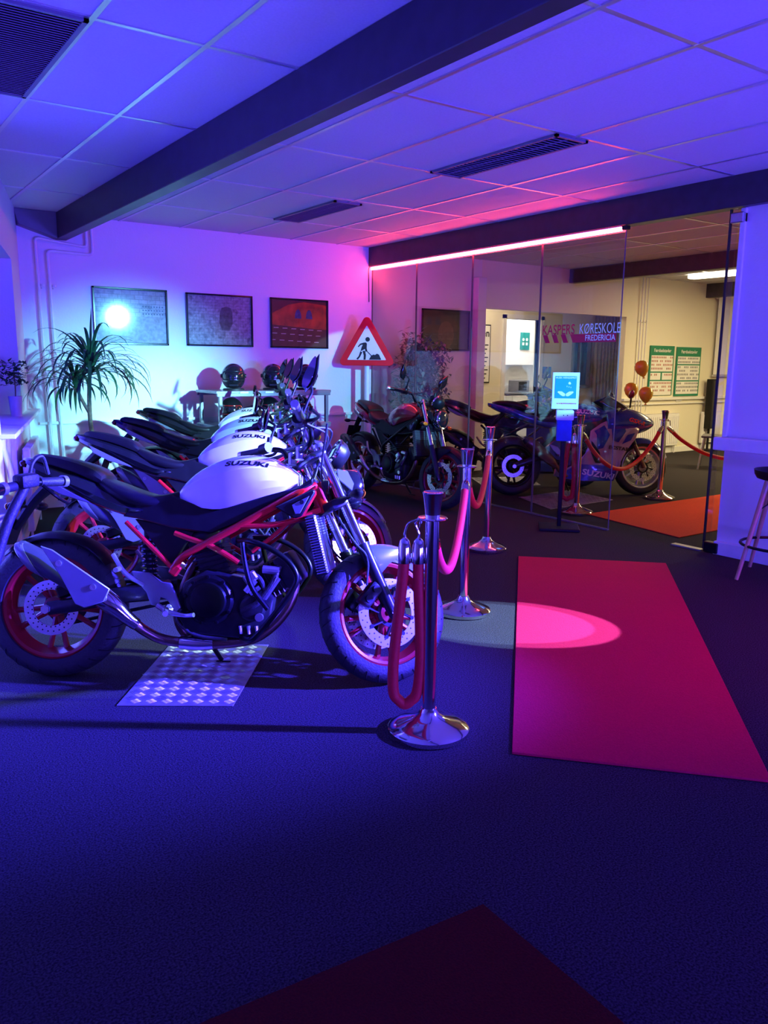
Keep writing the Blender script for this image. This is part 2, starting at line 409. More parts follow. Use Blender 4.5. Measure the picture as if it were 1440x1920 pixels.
# the slanting left wall with its window and sill
LA = Vector((-0.53 + 0.265 * 5.3, 5.3, 0)); LBp = Vector((1.62, YB, 0))
ld = (LBp - LA).normalized(); ln = Vector((-ld.y, ld.x, 0))       # outwards (to the left)
lmx = Matrix(((ld.x, ln.x, 0, LA.x), (ld.y, ln.y, 0, LA.y), (0, 0, 1, 0), (0, 0, 0, 1)))
LW = (LBp - LA).length
def lb(u0, u1, t0, t1, z0, z1, mb=None, bev=0.0):
    mb = mb or MB(); k = len(mb.V); bx(u0, u1, t0, t1, z0, z1, bev, mb)
    mb.V[k:] = [lmx @ v for v in mb.V[k:]]; return mb
WU = 2.02   # right jamb of the window
lw = MB(); lb(0, LW + 0.2, 0, 0.30, 0, 0.94, lw); lb(WU, LW + 0.2, 0, 0.30, 0.94, H, lw); lb(0, WU, 0, 0.30, 2.20, H, lw)
struct('wall_left', lw, 'wall')
sw = MB(); bx(-1.9, -1.8, -3.4, 5.4, 0, H, mb=sw); bx(-1.9, LA.x + 0.02, 5.3, 5.4, 0, H, mb=sw)
struct('wall_left_near', sw, 'wall')
struct('wall_front', bx(-1.9, 5.6, -3.5, -3.4, 0, H), 'wall')
wn = MB(); lb(0.0, WU, 0.2, 0.26, 0.94, 1.0, wn); lb(0.0, WU, 0.2, 0.26, 2.14, 2.20, wn); lb(WU - 0.06, WU, 0.2, 0.26, 0.94, 2.2, wn); lb(0, 0.06, 0.2, 0.26, 0.94, 2.2, wn)
o = struct('window_1', wn, 'white')
lb(0.06, WU - 0.06, 0.225, 0.235, 1.0, 2.14).build('pane', 'blue_cloth', o)
struct('trim_7', lb(0.0, LW - 0.05, -0.10, 0.2, 0.925, 0.955, bev=0.004), 'white')          # sill board
struct('baseboard_left', lb(0.0, LW, -0.015, 0.0, 0, 0.09), 'white')
# dado boards on the back wall
t = MB(); bx(1.70, 5.42, YB - 0.03, YB, 0.80, 0.825, mb=t); struct('trim_8', t, 'white')
struct('baseboard_back', bx(1.7, 5.42, YB - 0.015, YB, 0, 0.09), 'white')
t = MB(); bx(10.12, 14.4, YB - 0.05, YB, 0.86, 0.90, 0.004, mb=t); bx(10.12, 14.4, YB - 0.035, YB, 0.79, 0.81, 0.003, mb=t); struct('trim_9', t, 'white')
struct('trim_10', bx(7.2, 10.12, YB, YB + 0.12, 0.0, 0.0 + 0.004), 'grey_plastic')
struct('trim_11', bx(5.56, 7.02, YB - 0.03, YB, 0.80, 0.825), 'white')
struct('baseboard_back_room', bx(10.12, 14.4, YB - 0.015, YB, 0, 0.09), 'white')
# pilaster left of the recess
struct('trim_12', bx(7.06, 7.2, YB - 0.10, YB, 0.0, 2.49, 0.004), 'wall')
# right hand wall with dado ledge
struct('wall_right_near', bx(GX + 0.02, GX + 0.16, -3.4, 3.42, 0, H), 'wall')
struct('trim_13', bx(GX - 0.06, GX + 0.20, -3.3, 3.47, 0.79, 0.885, 0.006), 'white')
struct('trim_14', bx(GX - 0.02, GX + 0.02, -3.3, 3.42, 0, 0.10, 0.003), 'white')
struct('trim_15', bx(GX + 0.0, GX + 0.18, 3.40, 3.44, 0.885, 2.5, 0.003), 'white')

# glass partition: five fixed panes
seams = [(8.07, 7.215), (7.205, 6.295), (6.285, 5.353), (5.343, 4.43)]
labs = ['tall glass partition pane nearest the wall corner with the roadworks sign',
        'tall glass partition pane second from the wall corner, in front of the dark portrait',
        'tall glass partition pane third from the wall corner, left of the red and white lettering',
        'tall glass partition pane carrying the red and white lettering']
panes = []
for (a, b), lab in zip(seams, labs):
    p = bx(GX - 0.005, GX + 0.005, b, a, 0.012, 2.50).build('glass_pane', 'glass')
    tag(p, lab, 'glass pane', 'glass partition panes')
    e = MB()
    bx(GX - 0.0056, GX + 0.0056, a - 0.0025, a + 0.001, 0.012, 2.5, mb=e); bx(GX - 0.0056, GX + 0.0056, b - 0.001, b + 0.0025, 0.012, 2.5, mb=e)
    e.build('edge', 'glass_edge', p); panes.append(p)
p = bx(GX - 0.006, GX + 0.006, 3.46, 3.51, 0.02, 2.50).build('door_leaf', 'glass'); tag(p, 'narrow dark-edged glass leaf beside the right-hand wall', 'glass door')
bx(GX - 0.009, GX + 0.009, 3.506, 3.518, 0.02, 2.5).build('edge', 'ink', p)
bx(GX - 0.03, GX + 0.03, 3.38, 3.50, 0.005, 0.085, 0.006).build('floor_hinge', 'black_metal', p)
bx(GX - 0.03, GX + 0.03, 3.40, 3.50, 2.40, 2.47, 0.006).build('top_hinge', 'alu', p)
struct('trim_16', bx(GX - 0.012, GX + 0.012, 4.43, 8.07, 0.0, 0.013), 'alu')
struct('trim_17', bx(GX - 0.03, GX + 0.03, 3.52, 3.78, 0.0, 0.012), 'alu')

# red LED strip along the beam
t = thing('led_strip', 'glowing red light strip along the lower edge of the dark beam', 'light strip', (5.42, 8.0, 2.505))
m_ = MB(); bx(5.44, 5.466, 4.45, 8.06, 2.497, 2.504, mb=m_); m_.apply(Matrix.Translation((-5.42, -8.0, -2.505)))
m_.build('carrier', 'white', t)
m_ = MB()
for i in range(110):
    y = 4.47 + i * 0.0327
    m_.box((5.452 - 5.42, y - 8.0, 2.482 - 2.505), (0.020, 0.028, 0.030))
o = m_.build('diodes', 'led', t)
m_ = MB(); m_.box((0.03, -3.59, -0.02), (0.05, 0.05, 0.03), bev=0.004); m_.build('connector', 'black', t)
m_ = MB(); m_.tube([(0.0, 0.04, 0), (0.0, 0.06, -0.04), (0.01, 0.07, -0.15), (0.015, 0.07, -0.4)], 0.004, 6); m_.build('cable', 'black', t)

# lettering on the glass
lt = thing('window_lettering', 'red and white driving school lettering stuck on the glass', 'sign', (GX - 0.008, 4.88, 1.70))
def onglass(mb, txt, size, y, z, **k):
    V, F = textV(txt, size, **k)
    mx = basis((GX - 0.0075, y, z), (0, -1, 0), (-1, 0, 0))
    mx = Matrix.Translation((-(GX - 0.008), -4.88, -1.70)) @ mx
    return mb.add(V, F, 0, mx)
onglass(MB(), 'KASPERS', 0.122, 5.303, 1.702, align='LEFT', sx=0.83, bold=0.0015).build('red_word', 'redletter', lt)
onglass(MB(), 'KØRESKOLE', 0.122, 4.865, 1.702, align='LEFT', sx=0.66, bold=-0.0004).build('white_word', 'whiteletter', lt)
m_ = MB()
def para(y0, y1, z0, z1, sl):
    P = [(y0, z1), (y1, z1), (y1 - sl, z0), (y0 - sl, z0)]
    m_.prism([(a - 4.88, b - 1.70) for a, b in P], -0.0008, 0.0002, plane='yz')
for i in range(3): para(5.29 - i * 0.108, 5.235 - i * 0.108, 1.592, 1.663, 0.035)
m_.prism([(4.965 - 4.88, -0.037), (4.462 - 4.88, -0.037), (4.462 - 4.88, -0.108), (4.93 - 4.88, -0.108)], -0.0008, 0.0002, plane='yz')
m_.build('red_bars', 'redletter', lt)
onglass(MB(), 'FREDERICIA', 0.068, 4.47, 1.627, align='RIGHT', sx=0.9, bold=0.0005).apply(Matrix.Translation((-0.002, 0, 0))).build('town_name', 'whiteletter', lt)

# ceiling vents
def vent(x0, x1, y0, y1, lab, n=26, along='y'):
    t = thing('ceiling_vent', lab, 'air vent', ((x0 + x1) / 2, (y0 + y1) / 2, H), group='ceiling vents')
    cx, cy = (x0 + x1) / 2, (y0 + y1) / 2
    f = MB()
    for a, b, c, d_ in ((x0, x0 + 0.02, y0, y1), (x1 - 0.02, x1, y0, y1), (x0, x1, y0, y0 + 0.02), (x0, x1, y1 - 0.02, y1)):
        bx(a - cx, b - cx, c - cy, d_ - cy, -0.016, -0.001, mb=f)
    f.build('frame', 'vent', t)
    bx(x0 - cx + 0.015, x1 - cx - 0.015, y0 - cy + 0.015, y1 - cy - 0.015, -0.004, -0.001).build('backing', 'ink', t)
    s_ = MB()
    for i in range(n):
        y = y0 - cy + 0.03 + (y1 - y0 - 0.06) * i / (n - 1)
        s_.box((0, y, -0.009), (x1 - x0 - 0.04, (y1 - y0) / n * 0.55, 0.003), rot=(R(28), 0, 0))
    s_.build('louvres', 'vent', t)
vent(3.66, 3.93, 3.50, 4.68, 'long slatted ceiling vent in front of the glass partition', 30)
vent(3.66, 3.93, 5.95, 7.04, 'slatted ceiling vent farther back above the pictures', 30)
vent(0.42, 1.02, 3.49, 4.65, 'wide slatted grey ceiling vent at the upper left corner', 44)

# carpets
def quad(name, pts, z, m, lab, cat, th=0.008):
    c = sum((Vector((*p, 0)) for p in pts), Vector()) / len(pts)
    mb = MB().prism([(p[0] - c.x, p[1] - c.y) for p in pts], 0.0, th, 0.002, plane='xy')
    o = mb.build(name, m); o.location = (c.x, c.y, z); tag(o, lab, cat); return o
quad('red_carpet', [(4.13, 4.14), (4.875, 3.41), (2.546, 1.30), (1.952, 1.949)], 0.001, 'red_carpet', 'bright red carpet runner laid in front of the chrome posts', 'carpet', 0.009)
quad('red_carpet', [(5.90, 5.03), (11.2, 5.03), (11.2, 3.93), (5.73, 3.90)], 0.001, 'red_carpet_in', 'orange-red carpet runner on the floor behind the glass', 'carpet', 0.008)
quad('door_mat', [(1.305, 1.385), (-0.6, 1.52), (-0.75, -0.2), (1.27, -0.3)], 0.001, 'door_mat', 'dark red mat whose corner points up at the bottom of the view', 'mat', 0.007)
# ------------------------------------------------------------------ motorcycles
# local frame: x forward from the rear axle, y to the rider's left, z up
RY = Matrix.Rotation(-PI / 2, 4, 'X')          # lathe axis z -> +y
def steer_mx(phi, L):
    """turn about the raked steering axis"""
    k = math.tan(R(25)); ax = Vector((-math.sin(R(25)), 0, math.cos(R(25)))); P0 = Vector((L + 0.10, 0, 0))
    return Matrix.Translation(P0) @ Matrix.Rotation(phi, 4, ax) @ Matrix.Translation(-P0)
def disc_mb(c, r, ri, y, th=0.005, holes=26, mi=0, mx=None):
    """drilled brake disc: a ring with real holes laid as dark studs on its second slot"""
    m = Matrix.Translation((c[0], y, c[2])) @ RY
    if mx: m = mx @ m
    mb = MB(); mb.lathe([(ri, -th / 2), (r, -th / 2), (r, th / 2), (ri, th / 2)], 56, m, 0, True)
    for k in range(holes):
        for q, rr in enumerate((0.86, 0.70)):
            a = 2 * PI * (k + 0.5 * q) / holes; rad = r * rr if ri < r * .66 else ri + (r - ri) * (0.7 if q == 0 else 0.32)
            p = Vector((rad * math.cos(a), rad * math.sin(a), 0))
            mb.lathe([(0.0035, -th / 2 - 0.0006), (0.0035, th / 2 + 0.0006), (0.0001, th / 2 + 0.0006)], 7, m @ Matrix.Translation(p), 1)
    return mb
def make_wheel(root, name, c, ro, wd, rimmat, front, mx=None, spokes=5, discmat='steel', two=True):
    m = Matrix.Translation(c) @ RY
    if mx: m = mx @ m
    rr = 0.222; w2 = wd * 0.36
    mb = MB()
    mb.lathe([(rr + 0.012, -w2), (rr, -w2 - 0.004), (rr - 0.012, -w2), (rr - 0.020, -w2 * 0.6), (rr - 0.034, 0), (rr - 0.020, w2 * 0.6), (rr - 0.012, w2), (rr, w2 + 0.004), (rr + 0.012, w2), (rr + 0.004, w2 * .6), (rr - 0.010, 0), (rr + 0.004, -w2 * .6)], 56, m, 0, True)
    for k in range(spokes):
        for s in (-1, 1):
            a = 2 * PI * k / spokes + s * 0.13 + 0.3; a2 = 2 * PI * k / spokes + s * 0.20 + 0.3
            p0 = Vector((0.035 * math.cos(a), 0.035 * math.sin(a), 0)); p1 = Vector(((rr - 0.02) * math.cos(a2), (rr - 0.02) * math.sin(a2), 0))
            mb.tube([m @ p0, m @ p0.lerp(p1, .5), m @ p1], [0.018, 0.012, 0.014], 8, 1)
    mb.lathe([(0.012, -wd * .36), (0.045, -wd * .33), (0.048, 0), (0.045, wd * .33), (0.012, wd * .36)], 24, m, 0, True)
    w = mb.build(name, rimmat, root)
    # tyre
    prof = []
    n = 18
    for i in range(n + 1):
        a = -PI * 0.5 + PI * i / n
        r_ = ro - (ro - rr - 0.010) * (1 - abs(math.cos(a)) ** 0.85); z_ = wd * 0.5 * math.sin(a) * (1 - 0.12 * abs(math.sin(a)) ** 6)
        prof.append((r_, z_))
    inner = [(rr + 0.008, w2), (rr + 0.008, -w2)]
    tb = MB().lathe(prof + inner, 72, m, 0, True)
    # tread grooves: thin sunk-looking slots laid on the tread
    for k in range(30):
        for s in (-1, 1):
            a = 2 * PI * (k + (0.25 if s > 0 else 0)) / 30
            pts = []
            for u in (0.12, 0.3, 0.5, 0.66):
                aa = -PI * .5 + PI * (0.5 + s * u * 0.5); rr_ = ro - (ro - rr - 0.010) * (1 - abs(math.cos(aa)) ** 0.85) + 0.0005
                an = a + u * 0.14
                pts.append(m @ Vector((rr_ * math.cos(an), rr_ * math.sin(an), wd * 0.5 * math.sin(aa))))
            tb.tube(pts, 0.0022, 4, 1, mi=1)
    tb.build('tyre', ['rubber', 'ink'], w)
    if front:
        for s in ((-1, 1) if two else (-1,)):
            disc_mb(c, 0.152, 0.105, s * 0.072, mx=mx).build('brake_disc', [discmat, 'ink'], w)
            cb = MB(); mm = Matrix.Translation((c[0], s * 0.072, c[2])) @ RY; mm = mx @ mm if mx else mm
            cb.lathe([(0.045, -0.004), (0.062, -0.004), (0.062, 0.004), (0.045, 0.004)], 24, mm, 0, True)
            for k in range(8):
                a = 2 * PI * k / 8
                cb.tube([mm @ Vector((0.055 * math.cos(a), 0.055 * math.sin(a), 0)), mm @ Vector((0.108 * math.cos(a + .2), 0.108 * math.sin(a + .2), 0))], 0.006, 6, 1)
                cb.lathe([(0.009, -0.006), (0.009, 0.006), (0.001, 0.006)], 10, mm @ Matrix.Translation((0.108 * math.cos(a + .2), 0.108 * math.sin(a + .2), 0)))
            cb.build('disc_carrier', 'satin', w)
    else:
        disc_mb(c, 0.122, 0.080, -0.075, mx=mx).build('brake_disc', [discmat, 'ink'], w)
        # sprocket and hub on the left
        sb = MB().lathe([(0.03, 0), (0.10, 0), (0.10, 0.006), (0.03, 0.006)], 44, Matrix.Translation((c[0], 0.085, c[2])) @ RY, 0, True)
        sb.build('sprocket', 'satin', w)
    return w
def loft_body(sections, n=24, power=2.3):
    """sections (x, y-centre, zbot, ztop, halfwidth)"""
    rings = []
    for x, yc, zb, zt, hw in sections:
        cz, hh = (zb + zt) / 2, (zt - zb) / 2; r = []
        for a in range(n):
            t = 2 * PI * a / n; c, s = math.cos(t), math.sin(t)
            r.append(Vector((x, yc + hw * abs(c) ** (2 / power) * (1 if c >= 0 else -1), cz + hh * abs(s) ** (2 / power) * (1 if s >= 0 else -1))))
        rings.append(r)
    return MB().ring_faces(rings)
def smooth_sections(S_, n=3):
    k = len(S_[0]); out = []
    m = len(S_)
    for i in range(m - 1):
        for j in range(n):
            t = j / n; row = []
            for q in range(k):
                p0 = S_[max(i - 1, 0)][q]; p1 = S_[i][q]; p2 = S_[i + 1][q]; p3 = S_[min(i + 2, m - 1)][q]
                row.append(0.5 * (2 * p1 + (p2 - p0) * t + (2 * p0 - 5 * p1 + 4 * p2 - p3) * t * t + (3 * p1 - p0 - 3 * p2 + p3) * t ** 3))
            out.append(row)
    out.append(list(S_[-1])); return out
def tank_mb():
    Sx = [  # x, ztop, zbot, halfwidth
        (0.555, 0.835, 0.800, 0.070), (0.59, 0.880, 0.782, 0.112), (0.66, 0.938, 0.768, 0.142), (0.76, 0.984, 0.762, 0.168),
        (0.86, 1.003, 0.790, 0.178), (0.96, 0.992, 0.822, 0.172), (1.04, 0.955, 0.846, 0.150), (1.09, 0.918, 0.868, 0.118)]
    Sx = smooth_sections(Sx, 3); rings = []
    for x, zt, zb, w in Sx:
        h = zt - zb
        half = [(0.0, zt), (0.26 * w, zt - 0.010 * h), (0.44 * w, zt - 0.030 * h), (0.52 * w, zt - 0.055 * h), (0.70 * w, zt - 0.16 * h), (0.90 * w, zt - 0.31 * h), (0.965 * w, zt - 0.48 * h), (1.0 * w, zt - 0.62 * h), (0.97 * w, zt - 0.82 * h), (0.86 * w, zb)]
        r = [Vector((x, y, z)) for y, z in half] + [Vector((x, 0, zb))] + [Vector((x, -y, z)) for y, z in reversed(half[1:])]
        rings.append(r)
    return MB().ring_faces(rings)
def engine_parts(root):
    e = MB()
    e.prism([(0.62, 0.22), (0.86, 0.20), (0.98, 0.25), (1.00, 0.38), (0.90, 0.46), (0.70, 0.50), (0.60, 0.44), (0.56, 0.32)], -0.13, 0.13, 0.014, seg=2)
    e.box((0.76, 0, 0.215), (0.26, 0.20, 0.07), bev=0.012)
    eng = e.build('engine', 'satin', root)
    # two finned cylinders of the V
    for nm, base, dx, dz, ln_ in (('front_cylinder', (0.88, 0.40), 0.86, 0.50, 0.24), ('rear_cylinder', (0.74, 0.44), -0.30, 0.95, 0.24)):
        m_ = MB(); d = Vector((dx, 0, dz)).normalized(); up = Vector((-d.z, 0, d.x))
        mx = Matrix(((up.x, 0, d.x, base[0]), (0, 1, 0, 0), (up.z, 0, d.z, base[1]), (0, 0, 0, 1)))
        k = len(m_.V); m_.box((0, 0, ln_ * 0.35), (0.13, 0.17, ln_ * 0.7), bev=0.01); m_.box((0, 0, ln_ * 0.82), (0.15, 0.20, ln_ * 0.36), bev=0.018, seg=2)
        for i in range(6): m_.box((0, 0, 0.03 + i * 0.022), (0.155, 0.195, 0.006), bev=0.002)
        m_.V[k:] = [mx @ v for v in m_.V[k:]]
        m_.build(nm, 'satin', eng)
    # covers on both flanks
    for s in (-1, 1):
        m_ = MB(); y = s * 0.13; mm = Matrix.Translation((0.72, y, 0.37)) @ Matrix.Rotation(-s * PI / 2, 4, 'X')
        m_.lathe([(0.108, -0.02), (0.108, 0.022), (0.096, 0.034), (0.080, 0.036), (0.074, 0.046), (0.050, 0.052), (0.001, 0.053)], 40, mm)
        for k in range(9):
            a = 2 * PI * k / 9 + 0.2; m_.lathe([(0.008, 0.02), (0.008, 0.040), (0.001, 0.041)], 8, mm @ Matrix.Translation((0.100 * math.cos(a), 0.100 * math.sin(a), 0)))
        m_.build('clutch_cover' if s < 0 else 'generator_cover', 'black_metal', eng)
        m_ = MB(); mm = Matrix.Translation((0.905, y, 0.34)) @ Matrix.Rotation(-s * PI / 2, 4, 'X')
        m_.lathe([(0.060, -0.02), (0.060, 0.016), (0.050, 0.026), (0.020, 0.030), (0.001, 0.030)], 24, mm); m_.build('side_cover', 'satin', eng)
    # hoses, rods and small aluminium castings
    m_ = MB(); y = -0.15
    m_.tube([(0.86, y, 0.33), (0.93, y - 0.01, 0.36), (0.99, y, 0.44), (1.02, y + .02, 0.52)], 0.013, 10, 5)
    m_.tube([(0.84, y, 0.50), (0.93, y, 0.475), (0.97, y, 0.40)], 0.010, 8, 5)
    m_.tube([(0.60, y, 0.33), (0.58, y, 0.28), (0.66, y, 0.22), (0.80, y, 0.20)], 0.007, 8, 5)
    m_.build('hose', 'rubber', eng)
    MB().box((0.90, -0.155, 0.47), (0.06, 0.03, 0.045), rot=(0, R(-35), 0), bev=0.008).build('pump_casting', 'alu', eng)
    for a, b, r_ in (((0.96, -0.15, 0.38), (1.02, -0.15, 0.47), 0.011), ((0.88, -0.16, 0.41), (0.92, -0.155, 0.46), 0.014), ((0.94, -0.155, 0.43), (0.90, -0.155, 0.40), 0.010), ((0.95, -0.14, 0.505), (1.02, -0.14, 0.50), 0.018)):
        MB().cyl(a, b, r_, 10).build('pipe_joint', 'alu', eng)
    MB().cyl((0.94, -0.15, 0.30), (0.94, -0.165, 0.30), 0.018, 14).build('oil_plug', 'alu', eng)
    for i in range(3): MB().cyl((0.86 + i * 0.035, -0.14, 0.225), (0.855 + i * 0.035, -0.14, 0.26), 0.008, 8).build('sump_bolt', 'alu', eng)
    return eng
def naked_bike(label, loc, head, lean=10, steer=30, pal=None, L=1.47, lettering=True, group=None, crash=True):
    p = dict(tank='tank', frame='redframe', rim='redrim', plastic='black', muff='silver', tail='gloss_black')
    if pal: p.update(pal)
    root = thing('motorcycle', label, 'motorcycle', (loc[0], loc[1], 0), (R(-lean), 0, R(head)), group)
    SM = steer_mx(R(steer), L)
    zf, zr = 0.302, 0.315
    make_wheel(root, 'rear_wheel', (0, 0, zr), 0.317, 0.160, p['rim'], False)
    make_wheel(root, 'front_wheel', (L, 0, zf), 0.303, 0.120, p['rim'], True, SM)
    # ---- front end, built straight and turned with the steering
    k = math.tan(R(25))
    def fx(z, off=0.038): return (L + 0.10 - z * k) + off / math.cos(R(25)) - 0.0
    fk = []
    for s in (-1, 1):
        y = s * 0.098
        A = Vector((fx(zf - .01), y, zf - .01)); B = Vector((fx(0.60), y, 0.60)); C_ = Vector((fx(1.02), y, 1.02))
        low = MB().tube([SM @ A.lerp(B, -0.06), SM @ A, SM @ A.lerp(B, .12), SM @ A.lerp(B, .9), SM @ B], [0.016, 0.024, 0.026, 0.028, 0.031], 16, 1)
        f_ = low.build('fork_leg', 'satin', root)
        MB().tube([SM @ B, SM @ C_], 0.0215, 16, 1).build('fork_tube', 'chrome', f_)
        MB().tube([SM @ (C_ + Vector((0, 0, -0.002))), SM @ (C_ + Vector((-0.006, 0, 0.014)))], [0.025, 0.020], 14, 1).build('fork_cap', 'alu', f_)
        # caliper
        cb = MB(); c0 = Vector((L - 0.105, y + s * -0.010, zf + 0.075))
        mmx = Matrix.Translation(c0) @ Euler((0, R(-50), 0)).to_matrix().to_4x4()
        kk = len(cb.V); cb.box((0, 0, 0), (0.115, 0.065, 0.06), bev=0.012, seg=2); cb.cyl((-0.028, s * -0.01, 0), (-0.028, s * 0.045, 0), 0.017, 14); cb.cyl((0.028, s * -0.01, 0), (0.028, s * 0.045, 0), 0.017, 14)
        cb.V[kk:] = [SM @ mmx @ v for v in cb.V[kk:]]
        cb.tube([SM @ (c0 + Vector((0.03, 0, 0.02))), SM @ Vector((fx(.42), y, .42))], 0.012, 8, 1)
        cb.build('brake_caliper', 'black_metal' if s > 0 else 'satin', f_)
        MB().tube([SM @ (c0 + Vector((-0.02, s * 0.02, 0.04))), SM @ (c0 + Vector((-0.02, s * .03, 0.16))), SM @ Vector((fx(.62) - .05, y + s * .02, .62)), SM @ Vector((fx(.85) - .05, y * 0.6, .86)), SM @ Vector((fx(1.0) - 0.03, s * 0.25, 1.08))], 0.005, 7, 6).build('brake_hose', 'rubber', f_)
        MB().tube([SM @ Vector((L, y - 0.0, zf)), SM @ Vector((L, y + s * 0.022, zf))], [0.015, 0.013], 6, 1).build('axle_nut', 'alu', f_)
    m_ = MB()
    for z, th in ((0.985, 0.030), (0.775, 0.045)):
        kk = len(m_.V); m_.box((fx(z, 0.012), 0, z), (0.085, 0.245, th), rot=(0, R(-25), 0), bev=0.012, seg=2); m_.V[kk:] = [SM @ v for v in m_.V[kk:]]
    m_.build('triple_clamp', 'satin', root)
    # handlebar
    hb = [(fx(1.06, -0.055), s_, z_) for s_, z_ in ((0, 0),)]
    HX = fx(1.05, 0.0) - 0.015
    bar = [(HX - 0.135, -0.375, 1.095), (HX - 0.065, -0.25, 1.09), (HX - 0.005, -0.185, 1.075), (HX + 0.012, -0.160, 1.035), (HX + 0.005, -0.125, 1.010), (HX, 0, 1.005), (HX + 0.005, 0.125, 1.010), (HX + 0.012, 0.160, 1.035), (HX - 0.005, 0.185, 1.075), (HX - 0.065, 0.25, 1.09), (HX - 0.135, 0.375, 1.095)]
    hbo = MB().tube([SM @ Vector(q) for q in bar], 0.0125, 12, 5).build('handlebar', 'black_metal', root)
    for s in (-1, 1): MB().tube([SM @ Vector((HX, s * 0.05, 0.97)), SM @ Vector((HX, s * 0.05, 1.025))], 0.018, 10, 1).build('bar_clamp', 'alu', hbo)
    for s in (-1, 1):
        g0 = Vector((HX - 0.135, s * 0.378, 1.095)); g1 = Vector((HX - 0.068, s * 0.255, 1.09))
        MB().tube([SM @ g0, SM @ g0.lerp(g1, .5), SM @ g1], [0.0175, 0.0165, 0.0185], 14, 1).build('grip', 'rubber', hbo)
        MB().tube([SM @ g0.lerp(g1, -0.16), SM @ g0.lerp(g1, 0.0)], [0.017, 0.018], 14, 1).build('bar_end', 'alu', hbo)
        m_ = MB(); kk = 0
        m_.tube([SM @ (g1 + Vector((0.01, s * -0.03, 0))), SM @ (g1 + Vector((0.055, s * -0.01, 0.0))), SM @ (g1 + Vector((0.055, s * 0.06, -0.004))), SM @ (g0 + Vector((0.065, s * 0.0, -0.006)))], [0.009, 0.008, 0.007, 0.008], 8, 4)
        m_.build('lever', 'black_metal', hbo)
        m_ = MB(); m_.tube([SM @ (g1 + Vector((-0.012, s * -0.005, 0))), SM @ (g1 + Vector((0.006, s * -0.055, 0)))], 0.026, 12, 1); m_.build('switch_housing', 'black', hbo)
        if s < 0: pass
        # mirror
        q0 = g1 + Vector((0.012, s * -0.03, 0.01)); q1 = q0 + Vector((0.040, s * 0.025, 0.115)); q2 = q1 + Vector((-0.025, s * 0.035, 0.035))
        st_ = MB().tube([SM @ q0, SM @ q0.lerp(q1, .6), SM @ q1, SM @ q2], 0.0065, 10, 5)
        st_.tube([SM @ q0, SM @ (q0 + Vector((0.004, 0, 0.045)))], [0.013, 0.010], 10, 1)
        mr = st_.build('mirror', 'black', root)
        h_ = MB(); rings = []
        for i in range(9):
            t = i / 8; ph = PI * t; rad = max(math.sin(ph), 0.02) ** 0.8
            ring = []
            for a in range(16):
                th = 2 * PI * a / 16; ring.append(Vector((0.012 * math.cos(th) * rad + (0.004), s * (0.0) + 0.050 * math.sin(th) * rad * (1.35 - 0.9 * t), -0.085 + 0.17 * t)))
            rings.append(ring)
        h_.ring_faces(rings)
        mm = Matrix.Translation(q2 + Vector((0.0, s * 0.03, 0.02))) @ Matrix.Rotation(s * R(-24), 4, 'X') @ Matrix.Rotation(s * R(-6), 4, 'Z') @ Matrix.Rotation(R(14), 4, 'Y')
        h_.apply(SM @ mm); h_.build('mirror_shell', 'gloss_black', mr, 60)
        gm = MB(); gm.prism([(0.040 * math.cos(a * PI / 10) * (1 - 0.35 * math.sin(a * PI / 10)), 0.070 * math.sin(a * PI / 10)) for a in range(20)], -0.0100, -0.0085, plane='yz'); gm.apply(SM @ mm); gm.build('mirror_glass', 'mirror', mr)
    # cable bundle in front of the clamps
    m_ = MB()
    for i, (a, b) in enumerate((((-0.22, 1.08), (0.04, 0.80)), ((0.22, 1.08), (-0.04, 0.80)), ((-0.20, 1.07), (0.03, 0.72)), ((0.20, 1.07), (0.06, 0.75)))):
        m_.tube([SM @ Vector((HX - 0.03, a[0], a[1])), SM @ Vector((HX + 0.10 + 0.012 * i, a[0] * .6, 1.06 + 0.015 * i)), SM @ Vector((HX + 0.10, 0.0, 0.96)), SM @ Vector((HX + 0.03, b[0], b[1]))], 0.005, 6, 6)
    m_.build('cables', 'rubber', root)
    # headlight, instruments, indicators
    hx = fx(0.86) + 0.11
    mh = SM @ Matrix.Translation((hx, 0, 0.865)) @ Matrix.Rotation(R(86), 4, 'Y')
    hl = MB().lathe([(0.001, -0.10), (0.045, -0.095), (0.078, -0.060), (0.090, -0.02), (0.092, 0.02), (0.086, 0.028)], 36, mh).build('headlight', 'gloss_black', root, 50)
    MB().lathe([(0.080, 0.022), (0.092, 0.020), (0.094, 0.028), (0.088, 0.034), (0.080, 0.032)], 36, mh, 0, True).build('rim', 'chrome', hl)
    MB().lathe([(0.084, 0.026), (0.075, 0.036), (0.045, 0.046), (0.001, 0.050)], 36, mh).build('lens', p.get('lens', 'lens'), hl, 60)
    for s in (-1, 1):
        m_ = MB(); m_.prism([(hx - 0.095, 0.885), (hx - 0.03, 0.835), (hx - 0.02, 0.87), (hx - 0.05, 0.925), (hx - 0.10, 0.93)], s * 0.094 - 0.004, s * 0.094 + 0.004, 0.002)
        m_.apply(SM); m_.build('headlight_bracket', p.get('fender', 'fender_paint'), hl)
    mi_ = SM @ Matrix.Translation((hx - 0.065, 0, 1.025)) @ Matrix.Rotation(R(-62), 4, 'Y')
    ip = MB().lathe([(0.001, -0.055), (0.045, -0.05), (0.066, -0.02), (0.070, 0.012)], 32, mi_).build('instrument', 'black', root, 50)
    MB().lathe([(0.062, 0.006), (0.070, 0.004), (0.073, 0.012), (0.068, 0.020), (0.062, 0.018)], 32, mi_, 0, True).build('rim', 'chrome', ip)
    MB().lathe([(0.064, 0.008), (0.064, 0.012), (0.001, 0.014)], 32, mi_).build('dial', 'gloss_black', ip)
    MB().box((0, 0.01, 0.0155), (0.05, 0.035, 0.003)).apply(mi_).build('display', 'lens', ip)
